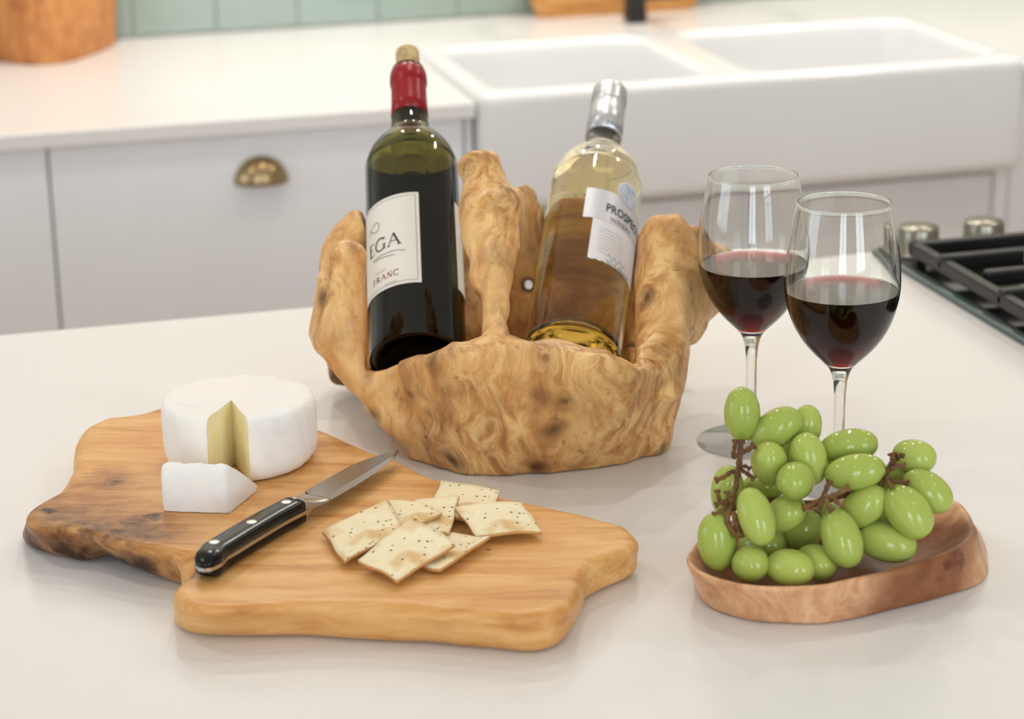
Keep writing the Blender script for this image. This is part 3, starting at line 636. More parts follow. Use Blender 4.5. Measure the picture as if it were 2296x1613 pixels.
def bottles():
    # ---- red
    L = .295; e = empty('wine_bottle', mw=mat_of(RB)); tag(e, 'dark green red-wine bottle with red foil neck and cork', 'bottle')
    out, inn = bottle_profile(L, 'red'); V, Fc = revolve([(max(r, 0), z) for r, z in spline(out, 4)]+[(0, out[-1][1])], 96, closed=False); obj('glass_body', V, Fc, M['green_glass'], e).data.set_sharp_from_angle(angle=math.radians(24))
    th, hh = cyl_hit(RB, 930, 400); lv = (mat_of(RB) @ Vector((R_BODY*math.cos(th), R_BODY*math.sin(th), hh))).z
    liquid(inn, RB, lv, M['dark_wine'], e, ztop=.267); liquid(inn, RB, lv, M['air'], e, 'air_space', True, .267)
    V, Fc = revolve([(.0156, .243), (.0151, .255), (.0147, .275), (.0148, .2765), (.0155, .278), (.0158, .2815), (.0156, .287), (.0148, .2915), (.0135, .2935), (.0132, .2925), (.0140, .288), (.0141, .262), (.0151, .243)], 64); obj('foil_capsule', V, Fc, M['redfoil'], e)['label'] = 'red foil capsule'
    V, Fc = revolve([(0, .268), (.0094, .268), (.0094, .295), (.0098, .299), (.0101, .306), (.0100, .3135), (.0094, .3160), (0, .3165)], 40, closed=False); ck = obj('cork', V, Fc, M['cork'], e)
    V2, F2 = stroke2d([arc(.0, .0045, .0026, .0034, -60, 250, 18), [(.001, .0012), (.0028, -.0005), (.004, -.001)]], .0005); wrap('cork_mark', V2, F2, M['ink_grey'], ck, .0101, -.35, .303, .0003)
    tr, br = cyl_hit(RB, 938, 432), cyl_hit(RB, 946, 634); a0 = tr[0]; wid = 2.05; ht, hb = tr[1], br[1]
    lab = patch('front_label', [(a0-wid, ht), (a0, ht), (a0, hb), (a0-wid, hb)], R_BODY, M['label'], e); lab['label'] = 'cream paper front label'
    b = .0028; aw = b/R_BODY
    V2, F2 = stroke2d([[(-(wid-aw*2)*R_BODY*k/30, 0) for k in range(31)], [(0, 0), (0, -(ht-hb-2*b))], [(-(wid-aw*2)*R_BODY*k/30, -(ht-hb-2*b)) for k in range(31)]], .00032); wrap('label_border', V2, F2, M['ink_grey'], lab, R_BODY, a0-aw, ht-b)
    def at(px, py): return cyl_hit(RB, px, py)
    # word ending in GA: right edge of the A, baseline
    pR = at(901, 546); pT = at(882, 522); sz = abs(pT[1]-at(898, 545)[1])
    V2, F2 = serif('EGA', sz*1.0); xm = max(v[0] for v in V2); V2 = [(x-xm, y) for x, y in V2]; wrap('label_print', V2, F2, M['ink'], lab, R_BODY, pR[0], pR[1])
    p2 = at(895, 616); V2, F2 = serif('FRANC', .0052, .11, .2); xm = max(v[0] for v in V2); V2 = [(x-xm, y) for x, y in V2]; wrap('label_print', V2, F2, M['ink_red'], lab, R_BODY, p2[0], p2[1])
    p3 = at(868, 606); V2, F2 = text2d('WINERY', .0026, 1.3); xm = max(v[0] for v in V2); wrap('label_print', [(x-xm, y) for x, y in V2], F2, M['ink_faint'], lab, R_BODY, p3[0], p3[1])
    p3 = at(890, 632); V2, F2 = text2d('VALLEY', .0022, 1.5); xm = max(v[0] for v in V2); wrap('label_print', [(x-xm, y) for x, y in V2], F2, M['ink_faint'], lab, R_BODY, p3[0], p3[1])
    # swoosh under the word and looped monogram above it
    pts = [at(x, y) for x, y in [(910, 562), (890, 562), (870, 568), (850, 578), (838, 590)]]; V2 = [((p[0]-pts[0][0])*R_BODY, p[1]-pts[0][1]) for p in pts]
    V2b = [((at(x, y)[0]-pts[0][0])*R_BODY, at(x, y)[1]-pts[0][1]) for x, y in [(886, 572), (868, 576), (852, 582), (842, 590)]]
    a_, f_ = stroke2d([[tuple(p) for p in spline(V2, 6)], [tuple(p) for p in spline(V2b, 6)]], .0006); wrap('label_print', a_, f_, M['ink_grey'], lab, R_BODY, *pts[0])
    pts = [at(x, y) for x, y in [(832, 534), (836, 515), (845, 502), (851, 504), (849, 518), (840, 524), (832, 520)]]; V2 = [((p[0]-pts[0][0])*R_BODY, p[1]-pts[0][1]) for p in pts]
    a_, f_ = stroke2d([[tuple(p) for p in spline(V2, 6)]], .0006); wrap('label_print', a_, f_, M['ink_grey'], lab, R_BODY, *pts[0])
    # back label
    tl, bl = cyl_hit(RB, 1015, 452), cyl_hit(RB, 1029, 651); a = (tl[0]+bl[0])/2
    patch('back_label', [(a, tl[1]), (a+1.5, tl[1]), (a+1.5, bl[1]), (a, bl[1])], R_BODY, M['label'], e)
    # ---- white
    L = .30; e = empty('wine_bottle', mw=mat_of(WB)); tag(e, 'clear white-wine bottle with silver screw cap and white label', 'bottle')
    out, inn = bottle_profile(L, 'white'); V, Fc = revolve([(max(r, 0), z) for r, z in spline(out, 4)]+[(0, out[-1][1])], 96, closed=False); obj('glass_body', V, Fc, M['flint_glass'], e).data.set_sharp_from_angle(angle=math.radians(24))
    B, ex, ey, ez = WB; lv = (B+ez*.222+ex*.012)[2]
    liquid(inn, WB, lv, M['white_wine'], e, ztop=.294); liquid(inn, WB, lv, M['air'], e, 'air_space', True, .294)
    pr = [(.0158, .2425), (.0156, .262), (.0153, .280), (.0148, .2805), (.0148, .2820), (.0153, .2825)]+[q for k in range(5) for q in ((.0153, .2832+.0016*k), (.0149, .2840+.0016*k))]+[(.0152, .2925), (.0150, .3000), (.0138, .3022), (0, .3025), (0, .3010), (.0137, .3005), (.0143, .298), (.0143, .2425)]
    V, Fc = revolve(pr, 64); cap = obj('screw_cap', V, Fc, M['silver'], e); cap['label'] = 'silver screw cap'
    V2, F2 = text2d('PROS', .0072, .85, .00008); p = cyl_hit(WB, 1360, 278, .0157); wrap('cap_print', V2, F2, M['ink_grey'], cap, .0157, p[0], p[1], .0003)
    V2, F2 = text2d('WINERY', .0042, .85); p = cyl_hit(WB, 1360, 288, .0157); wrap('cap_print', V2, F2, M['ink_grey'], cap, .0157, p[0], p[1]-.0005, .0003)
    A = lambda x, y: cyl_hit(WB, x, y)
    tl, bl = A(1315, 422), A(1308, 487); a = (tl[0]+bl[0])/2
    up = patch('label_band', [(a, tl[1]), (a+2.2, tl[1]), (a+2.2, bl[1]), (a, bl[1])], R_BODY, M['silver'], e, .0008); up['label'] = 'silver-white upper band of the label'
    up.data.materials[0] = plain('label_band_foil', (214, 212, 216), .42, metal=.25, var=.03)
    t2, b2 = A(1329, 489), A(1317, 578); a2 = (t2[0]+b2[0])/2
    lo = patch('front_label', [(a2, tl[1]-.001), (a2+2.0, tl[1]-.001), (a2+2.0, b2[1]), (a2, b2[1])], R_BODY, M['label_w'], e, .0006); lo['label'] = 'white paper label'
    # torn lower edge
    for v in lo.data.vertices:
        if abs(v.co.z-b2[1]) < 1e-5: v.co.z += .0006*math.sin(37*math.atan2(v.co.y, v.co.x)*3)
    p = A(1357, 474); ptop = A(1360, 454); V2, F2 = text2d('PROSPECT', .0125, .70, .00022); wrap('label_print', V2, F2, M['ink_teal'], up, R_BODY, p[0], p[1], .0011)
    p = A(1366, 495); V2, F2 = text2d('WINERY', .0072, .85); wrap('label_print', V2, F2, M['ink_grey'], up, R_BODY, p[0], p[1]-.001, .0011)
    p = A(1345, 512)
    for k in range(8):
        V2, F2 = stroke2d([[(.0002+.0012*j, .0004*math.sin(j*2.1+k)) for j in range(6+((k*5) % 4)+13)]], .0004); wrap('label_print', V2, F2, M['ink_faint'], lo, R_BODY, p[0], p[1]-.0036*k, .0008)
    p = A(1360, 577); V2 = [(i*.0008, .0028*math.sin(i*.9)*(1 if i % 4 else .4)) for i in range(26)]; a_, f_ = stroke2d([[tuple(q) for q in spline(V2, 3)]], .0004); wrap('label_print', a_, f_, M['ink_grey'], lo, R_BODY, p[0], p[1], .0008)
    p = A(1356, 589); V2, F2 = text2d('2015 PINOT', .0062, .85, .00006); wrap('label_print', V2, F2, M['ink_pale'], lo, R_BODY, p[0], p[1]-.0015, .0008)
    # round emblem
    c = A(1409, 441); Re = .0125
    def disc(R): 
        P = [(0, 0)]+[(R*math.cos(2*math.pi*i/40), R*math.sin(2*math.pi*i/40)) for i in range(40)]; return P, [(0, i+1, (i+1) % 40+1) for i in range(40)]
    em = wrap('round_emblem', *disc(Re), M['label_w'], e, R_BODY, c[0], c[1], .0012)
    t = NT('emblem_print'); v = t.coords(); n = t.noise(v, 160., 3); t.bsdf(Base_Color=t.ramp(n, [(.35, (150, 170, 200)), (.5, (205, 215, 230)), (.65, (222, 214, 214))]), Roughness=.5)
    wrap('emblem_picture', *disc(Re*.86), t.m, em, R_BODY, c[0], c[1], .0015)
    V2, F2 = stroke2d([[(-.010, .001), (-.004, -.001), (.003, -.0045), (.0085, -.006)], [(-.008, .0045), (-.001, .0025), (.006, -.001), (.010, -.003)]], .0013); wrap('emblem_swash', V2, F2, M['label_w'], em, R_BODY, c[0], c[1], .0017)
    for x, y in ((1291, 439), (1310, 438)):
        p = A(x, y); wrap('print_dot', *disc(.0008), M['ink'], e, R_BODY, p[0], p[1], .0004)
bottles()

# ------------------------------------------------------------------ burl root bottle holder
def holder():
    O = onv(1190, 1000, 1.78); O[2] = TZ
    def P(px, py, v): q = onv(px, py, v)-O; return np.array([q.dot(r0), q.dot(fh), q[2]])
    def K(v): return v/F*1.045               # metres per pixel at that distance
    h = .0024
    ax = [np.arange(-.185, .165, h), np.arange(-.155, .215, h), np.arange(-.006, .262, h)]
    X, Y, Z = np.meshgrid(*[a.astype(np.float32) for a in ax], indexing='ij')
    X0_, Y0_, Z0_ = X.copy(), Y.copy(), Z.copy()
    wob = .012; X = X+wob*noise3(X0_*17, Y0_*17, Z0_*12).astype(np.float32); Y = Y+wob*noise3(X0_*17+9, Y0_*17, Z0_*12).astype(np.float32)
    # bowl body
    zc = np.clip(Z/.11, 0, 1.6)
    f0 = P(1180, 1066, 1.7); 
    cx = P(1190, 1000, 1.74)[0]
    a = .098+.020*zc; b = .085+.035*zc; cyv = onz(1180, 1066, TZ); cyv = (cyv-O).dot(fh)+.085-.0*zc
    e = ((np.abs(X-cx)/a)**2.5+(np.abs(Y-cyv)/b)**2.5)**(1/2.5)
    body = (e-1)*np.minimum(a, b)*.9
    rimp = [(700, 790), (819, 823), (893, 813), (970, 791), (1015, 766), (1093, 757), (1170, 754), (1260, 767), (1312, 777), (1357, 783), (1376, 801), (1428, 827), (1520, 840)]
    rv = onz(1180, 1066, TZ).dot(fh)-.008; rp = [P(x, y, rv) for x, y in rimp]
    zr = np.interp(X, [p[0] for p in rp], [p[2] for p in rp]).astype(np.float32)
    back = np.clip((Y-.03)/.06, 0, 1)
    body = smax(body, Z-(zr+.05*back), .008)
    def chain(pts, k=.012, d=None):
        for (x0, y0, v0, q0), (x1, y1, v1, q1) in zip(pts, pts[1:]):
            c = caps(X, Y, Z, P(x0, y0, v0), P(x1, y1, v1), q0*K(v0), q1*K(v1)); d = c if d is None else smin(d, c, k)
        return d
    col = chain([(1112, 790, 1.668, 34), (1113, 742, 1.672, 21), (1118, 690, 1.682, 28), (1108, 620, 1.70, 48), (1104, 545, 1.715, 64), (1104, 470, 1.73, 68), (1090, 415, 1.745, 50), (1080, 385, 1.75, 42)], .008)
    col = smin(col, chain([(1054, 380, 1.752, 23), (1096, 360, 1.752, 22)], .008), .008)
    col = smin(col, chain([(1130, 450, 1.735, 38), (1155, 445, 1.735, 24), (1150, 520, 1.72, 22)], .006), .008)
    left = chain([(880, 940, 1.68, 40), (815, 835, 1.70, 42), (775, 760, 1.715, 54), (764, 690, 1.725, 50), (768, 625, 1.735, 46), (775, 575, 1.74, 34)], .014)
    left = smin(left, chain([(738, 742, 1.73, 32), (790, 690, 1.72, 32), (788, 580, 1.735, 30)], .01), .012)
    lback = chain([(790, 700, 1.83, 50), (788, 600, 1.84, 52), (800, 545, 1.85, 44), (812, 510, 1.855, 28)], .014); lback = smin(lback, chain([(755, 560, 1.85, 30), (800, 520, 1.85, 30)], .012), .012)
    right = chain([(1440, 960, 1.70, 56), (1470, 870, 1.70, 50), (1486, 790, 1.715, 58), (1500, 700, 1.735, 70), (1505, 620, 1.75, 76), (1490, 555, 1.76, 54), (1480, 525, 1.765, 44)], .014)
    right = smin(right, chain([(1530, 720, 1.75, 58), (1552, 650, 1.78, 64), (1572, 610, 1.795, 50), (1592, 590, 1.80, 34)], .014), .018)
    right = smin(right, chain([(1486, 525, 1.768, 42), (1530, 560, 1.78, 48), (1585, 588, 1.80, 36)], .012), .014)
    right = smin(right, chain([(1432, 600, 1.715, 24), (1440, 570, 1.72, 20)], .006), .010)
    right = smin(right, chain([(1505, 882, 1.68, 16), (1518, 876, 1.685, 14)], .005), .006)
    d = smin(body, left, .022); d = smin(d, right, .022); d = smin(d, col, .016); d = smin(d, lback, .02)
    d = smin(d, chain([(1395, 850, 1.655, 18), (1418, 852, 1.652, 13)], .005), .006)
    # back wall and root hook
    hook = chain([(1122, 412, 1.84, 22), (1150, 384, 1.85, 21), (1178, 392, 1.86, 22), (1190, 440, 1.87, 26), (1204, 520, 1.88, 34), (1195, 640, 1.88, 60), (1190, 740, 1.87, 70)], .008)
    bk = chain([(800, 600, 1.86, 55), (930, 590, 1.91, 55), (1060, 580, 1.93, 55), (1190, 580, 1.925, 55), (1330, 560, 1.925, 60), (1470, 600, 1.87, 60)], .02)
    bk = smin(bk, chain([(800, 700, 1.86, 60), (930, 690, 1.91, 60), (1060, 690, 1.92, 60), (1190, 690, 1.92, 60), (1330, 690, 1.91, 60), (1470, 690, 1.86, 60)], .02), .03)
    low = chain([(840, 800, 1.86, 60), (1000, 790, 1.90, 70), (1180, 790, 1.91, 70), (1380, 790, 1.88, 66)], .02)
    for lk in ([(880, 900, 1.74, 60), (850, 800, 1.84, 62)], [(1050, 900, 1.76, 60), (1040, 800, 1.89, 66)], [(1250, 900, 1.76, 60), (1250, 800, 1.89, 66)], [(1420, 900, 1.74, 60), (1400, 800, 1.86, 62)]): low = smin(low, chain(lk), .02)
    bk = smin(bk, low, .03); d = smin(d, hook, .012); d = smin(d, bk, .02)
    root = chain([(790, 760, 1.84, 30), (760, 790, 1.852, 28), (770, 834, 1.858, 28), (786, 846, 1.858, 22)], .008); d = smin(d, root, .012)
    # hollow and bottle seats
    zz = Z-.045; cav = (((np.abs(X0_-cx)/.104)**2.6+(np.abs(Y0_-(cyv+.028))/.088)**2.6)**(1/2.6)-1)*.08
    cav = np.maximum(cav, -zz); keep = np.minimum(np.minimum(left, right), np.minimum(col, lback)); keep = np.minimum(keep, np.minimum(hook, bk))
    cav = np.maximum(cav, -(keep-.001))
    d = smax(d, -cav, .006)
    for fr in (RB, WB):
        B = fr[0]-O; ez = fr[3]; ezl = np.array([ez.dot(r0), ez.dot(fh), ez[2]]); Bl = np.array([B.dot(r0), B.dot(fh), B[2]])
        t = (X0_-Bl[0])*ezl[0]+(Y0_-Bl[1])*ezl[1]+(Z0_-Bl[2])*ezl[2]
        rr = np.sqrt(np.maximum((X0_-Bl[0])**2+(Y0_-Bl[1])**2+(Z0_-Bl[2])**2-t*t, 0))
        c = np.maximum(rr-(R_BODY+.0022), -(t+.002)); d = smax(d, -c, .003)
    ur = lambda x: P(x, 790, 1.70)[0]; yf = rv-O.dot(fh)
    for x0, x1 in ((822, 1090), (1137, 1424)):
        c0, c1 = ur(x0), ur(x1); pk = np.maximum(np.maximum(np.abs(X0_-(c0+c1)/2)-(c1-c0)/2, np.maximum(zr+.001-.37*(Y0_-yf), .024)-Z0_), Y0_-.10); pk = np.maximum(pk, -(col-.001)); d = smax(d, -pk, .005)
    hp = P(1186, 638, 1.70), P(1186, 638, 2.1); d = smax(d, -caps(X0_, Y0_, Z0_, P(1186, 638, 1.78), hp[1], .0034, .0034), .002)
    # carved lumps and long furrows
    d = d+.0055*noise3(X0_*44, Y0_*44, Z0_*26+5).astype(np.float32)+.0045*noise3(X0_*85, Y0_*85+2, Z0_*16).astype(np.float32)+.0012*noise3(X0_*190, Y0_*190+2, Z0_*120).astype(np.float32)
    d = np.maximum(d, .0003-Z0_)
    d = np.pad(d, 1, constant_values=.01)
    V, Q = nets(d, [a_[0]-h for a_ in ax], h)
    # keep the largest connected piece
    n = len(V); lab = np.arange(n); ed = np.concatenate([Q[:, [0, 1]], Q[:, [1, 2]], Q[:, [2, 3]]])
    while True:
        m = np.minimum(lab[ed[:, 0]], lab[ed[:, 1]]); old = lab.copy(); np.minimum.at(lab, ed[:, 0], m); np.minimum.at(lab, ed[:, 1], m); lab = lab[lab]
        if (lab == old).all(): break
    big = np.bincount(lab).argmax(); kp = lab == big; mp = np.cumsum(kp)-1; Q = mp[Q[kp[Q[:, 0]]]]; V = V[kp]
    Rm = np.stack([r0, fh, UP]); Vw = V@Rm+O
    def S(px, py, v, r): return tuple(onv(px, py, v))+(r,)
    sp = [S(765, 735, 1.67, .012), S(760, 720, 1.67, .014), S(1110, 885, 1.66, .014), S(900, 895, 1.68, .012), S(1265, 980, 1.67, .009), S(1115, 900, 1.66, .012), S(1130, 595, 1.68, .006), S(1075, 435, 1.70, .009), S(1045, 376, 1.73, .006), S(1615, 562, 1.77, .010), S(1552, 740, 1.72, .006), S(1545, 775, 1.72, .004), S(1485, 665, 1.68, .006), S(1450, 712, 1.68, .005), S(1510, 875, 1.665, .008), S(1408, 850, 1.64, .006), S(1270, 778, 1.65, .009), S(1460, 575, 1.69, .005), S(1465, 800, 1.67, .006), S(1180, 960, 1.66, .012), S(1330, 870, 1.66, .012), S(1000, 900, 1.66, .01), S(770, 845, 1.85, .03), S(1185, 400, 1.85, .014), S(1150, 445, 1.72, .010)]+[S(x, y, 1.655, r) for x, y, r in ((905, 888, .010), (985, 930, .008), (1060, 880, .009), (1100, 915, .011), (1150, 855, .008), (1215, 900, .009), (1250, 850, .010), (1300, 860, .012), (1340, 905, .008), (1230, 975, .009), (1290, 985, .010), (950, 985, .008), (1385, 930, .008), (1175, 790, .008), (1110, 800, .006), (870, 850, .008))]
    M['burl'] = wood('burl_root_wood', (242, 198, 134), (216, 158, 96), (132, 78, 42), grain=7, rot=0, stretch=(5, 5, 1.1), burl=.95, rough=.36, spots=sp, spotcol=(86, 46, 24), wob=1.2, fig=.35)
    tag(np_obj('bottle_holder', Vw, Q, M['burl']), 'carved burl root bottle holder cradling two leaning bottles', 'bottle holder')
holder()

# ------------------------------------------------------------------ wine glasses
def wine_glasses():
    ob = [(0, 0), (.0385, 0), (.0408, .0007), (.0408, .0016), (.030, .0030), (.014, .0052), (.0065, .0085), (.0046, .014), (.0041, .025), (.0041, .060), (.0046, .072), (.0058, .080), (.0085, .0870), (.0140, .0930), (.0215, .1005), (.0290, .1100), (.0350, .1210), (.0392, .1340), (.0412, .1470), (.0411, .1600), (.0395, .1750), (.0368, .1920), (.03395, .2060), (.03345, .2085)]
    bead = [(.03285+.00062*math.cos(math.radians(a)), .2090+.00062*math.sin(math.radians(a))) for a in range(0, 181, 20)]
    inn = [(.0324, .2086), (.03325, .2060), (.0361, .1920), (.0387, .1750), (.0402, .1600), (.0402, .1470), (.0380, .1342), (.0338, .1215), (.0278, .1110), (.0202, .1020), (.0125, .0955), (.0060, .0920), (0, .0910)]
    S = lambda P, n: [tuple(p) for p in spline(P, n)]
    inner = S(inn, 5)
    def cut(level):                      # inner wall above and below the wine
        up = [p for p in inner if p[1] > level]; dn = [p for p in inner if p[1] < level]; a, b = up[-1], dn[0]; t = (level-b[1])/(a[1]-b[1]); return up, dn, b[0]+(a[0]-b[0])*t
    def glass_prof(level):
        up, dn, r = cut(level); return [(max(r_, 0), z) for r_, z in ob[:3]+S(ob[3:], 4)+bead+up]+[(r, level+.0004), (r-.0007, level+.0001), (r-.0018, level), (0, level)]
    def wine_prof(level):
        up, dn, r = cut(level-.0003); P = [(0, level-.0002), (r-.0019, level-.0002), (r-.0008, level-.00015), (r-.0002, level)]+dn; P[-1] = (0, P[-1][1]); return P[::-1]
    for base, label, lv in [((1683, 990), 'stemmed glass of red wine standing beside the bottle holder', .141), (None, 'stemmed glass of red wine standing behind the grapes', .145)]:
        if base: p = onz(*base, TZ)
        else: p = onz(1893, 452, TZ+.2095); p[2] = TZ
        e = empty('wine_glass', (p[0], p[1], TZ-.0004)); tag(e, label, 'wine glass', 'glasses of red wine')
        Vg, Fg = revolve(glass_prof(lv), 96, closed=False); obj('glass', Vg, Fg, M['clear_glass'], e).data.set_sharp_from_angle(angle=math.radians(24))
        Vw, Fw = revolve(wine_prof(lv), 96, closed=False); o = obj('wine', Vw, Fw, M['red_wine'], e); o['label'] = 'red wine'; o.data.set_sharp_from_angle(angle=math.radians(24))
wine_glasses()

# ------------------------------------------------------------------ cheese
def cheese_mats():
    t = NT('white_bloomy_rind'); v = t.coords(); n = t.noise(v, 60., 5, .6); n2 = t.noise(v, 25., 3); fz = t.noise(v, 420., 3)
    c = t.ramp(n2, [(.35, (250, 244, 234)), (.62, (246, 243, 242)), (.75, (236, 230, 220))]); c = t.mix(t.math('MULTIPLY', t.ramp(n, [(.62, (0, 0, 0)), (.75, (255, 255, 255))]), .3), c, lin((228, 208, 168)))
    t.bsdf(Base_Color=c, Roughness=.85, Specular_IOR_Level=.2, Normal=t.bump(t.math('ADD', t.math('MULTIPLY', fz, .3), n), .35, .0012), Subsurface_Weight=.15, Subsurface_Radius=(.004, .003, .002), Subsurface_Scale=1.)
    M['rind'] = t.m
    t = NT('pale_cheese_paste'); v = t.coords(); n = t.noise(v, 80., 4); n2 = t.noise(v, 380., 2)
    c = t.ramp(n, [(.3, (255, 234, 172)), (.6, (255, 242, 200))]); c = t.mix(t.ramp(n2, [(.68, (0, 0, 0)), (.76, (90, 90, 90))]), c, lin((190, 160, 90)))
    t.bsdf(Base_Color=c, Roughness=.45, Normal=t.bump(n, .25, .001), Subsurface_Weight=.35, Subsurface_Radius=(.006, .004, .002), Subsurface_Scale=1.); M['paste'] = t.m
cheese_mats()
def cheese():
    R, HT = .0553, .048; c = onz(533, 889, ZB+HT); O = np.array([c[0], c[1], ZB+.0005])
    def ang(px, py):
        q = onz(px, py, ZB+HT)-c; return math.atan2(q.dot(fh), q.dot(r0)), math.hypot(q.dot(fh), q.dot(r0))
    apx = onz(519, 899, ZB+HT)-c; ap = np.array([apx.dot(r0), apx.dot(fh)])
    aL, aR = ang(462, 942)[0], ang(556, 945)[0]     # rim corners of the missing wedge
    if aR < aL: aR += 2*math.pi
    rnd = np.random.RandomState(3)
    prof = [(.0, 0), (.03, 0), (.046, .0002), (.0505, .0015), (.0535, .006), (.0550, .014), (R, .026), (R, .036), (.0548, .0425), (.0530, .0462), (.0500, .0478), (.044, .0482), (.03, .0478), (.015, .0480), (0, .0480)]
    prof = spline(prof, 3); prof[:, 0] = np.maximum(prof[:, 0], 0)
    n = 140; a_s = np.linspace(aR, aL+2*math.pi, n+1) if aL+2*math.pi > aR else np.linspace(aR, aL+4*math.pi, n+1)
    def wpt(a, r, z):
        # polar about the notch apex, reaching the round rim
        d = np.array([math.cos(a), math.sin(a)]); k = r/R
        rim = R*np.array([math.cos(a), math.sin(a)]); p = ap*(1-k)+rim*k
        wob = 1+.008*math.sin(5*a+.4)+.006*math.sin(9*a+z*60)+.004*math.sin(23*a+z*130)
        if k > .6: p = p*wob
        zz = z+((.0005*math.sin(7*a+k*5)+.0006*math.sin(17*a))*k**6 if z > .04 else 0)
        return r0*p[0]+fh*p[1]+UP*zz
    V, Fc = [], []; m = len(prof)
    for a in a_s:
        for r, z in prof: V.append(wpt(a, r, max(z, 0)))
    for i in range(n):
        for j in range(m-1): Fc.append((i*m+j, (i+1)*m+j, (i+1)*m+j+1, i*m+j+1))
    e = empty('soft_cheese', O); tag(e, 'white rinded soft cheese wheel with a wedge cut out', 'cheese')
    obj('rind', V, Fc, M['rind'], e)
    V, Fc = [], []
    for a, sgn in ((a_s[0], 1), (a_s[-1], -1)):      # the two cut faces
        k0 = len(V); nn = 14
        for r, z in prof:
            q = wpt(a, r, max(z, 0))
            V.append(q)
        pts = [np.array(p) for p in V[k0:]]; cen = sum(pts)/len(pts)
        for s_ in (.9, .6, .3):
            for p in pts: V.append(cen+(p-cen)*s_)
        V.append(cen); mm = len(pts); seq = list(range(mm))
        for ring in range(3):
            for j in range(mm-1):
                q = (k0+ring*mm+j, k0+ring*mm+j+1, k0+(ring+1)*mm+j+1, k0+(ring+1)*mm+j); Fc.append(q if sgn > 0 else q[::-1])
            q = (k0+ring*mm+mm-1, k0+ring*mm, k0+(ring+1)*mm, k0+(ring+1)*mm+mm-1); Fc.append(q if sgn > 0 else q[::-1])
        for j in range(mm): q = (k0+3*mm+j, k0+3*mm+(j+1) % mm, len(V)-1); Fc.append(q if sgn > 0 else q[::-1])
    obj('paste', V, Fc, M['paste'], e, smooth=False)['label'] = 'pale yellow cut faces'
    # cut wedge lying on its side: rind face forward, tip pointing away
    pL, pR = onz(366, 1148, ZB), onz(515, 1153, ZB); ux = (pR-pL); Lw = np.linalg.norm(ux); ux /= Lw; back = np.cross(UP, ux)
    if back.dot(fh) < 0: back = -back
    hgt = .034; V, Fc = [], []
    sec = [(0, 0), (-.0012, .006), (-.0016, .016), (-.0010, .026), (.0008, .0325), (.0035, hgt), (.020, .024), (.038, .0115), (.0475, .0035), (.0485, .0015), (.047, 0), (.02, 0)]
    ns = 26; skew = .010
    for i in range(ns+1):
        t = i/ns; ed = .0028*(max(0, 1-t*14)**2+max(0, 1-(1-t)*14)**2)
        for j, (b_, z) in enumerate(sec):
            cz = hgt*.4; zz = cz+(z-cz)*(1-ed/.03) if z > 0 else z; bb = .018+(b_-.018)*(1-ed/.03)
            wz = .0003*math.sin(17*t+j)+.0002*math.sin(41*t+2*j)
            V.append(pL+ux*(Lw*t+.16*b_)+back*(bb+wz)+UP*(max(zz+wz*(z > 0), 0)+.0005)-O*0)
    S_ = len(sec)
    for i in range(ns):
        for j in range(S_): Fc.append((i*S_+j, (i+1)*S_+j, (i+1)*S_+(j+1) % S_, i*S_+(j+1) % S_))
    e2 = empty('cheese_wedge', (pL+pR)/2+back*.02); L2 = np.array(e2.location)
    def sub(name, faces, mat): return obj(name, [v-L2 for v in V], faces, mat, e2)
    rindF = [f for k, f in enumerate(Fc) if k % S_ < 5]; pasteF = [f for k, f in enumerate(Fc) if k % S_ >= 5]
    rindF += [tuple(range(S_))[::-1], tuple(range(ns*S_, (ns+1)*S_))]
    sub('rind', rindF, M['rind']); sub('paste', pasteF, M['paste'])
    tag(e2, 'small cheese wedge lying rind forward beside the knife', 'cheese')
    for e_ in (e, e2):
        for c_ in e_.children:                      # drop vertices no face uses
            bm = bmesh.new(); bm.from_mesh(c_.data); bmesh.ops.delete(bm, geom=[v for v in bm.verts if not v.link_faces], context='VERTS'); bmesh.ops.recalc_face_normals(bm, faces=bm.faces[:]) if c_.name.startswith('rind') else None; bm.to_mesh(c_.data); bm.free()
cheese()

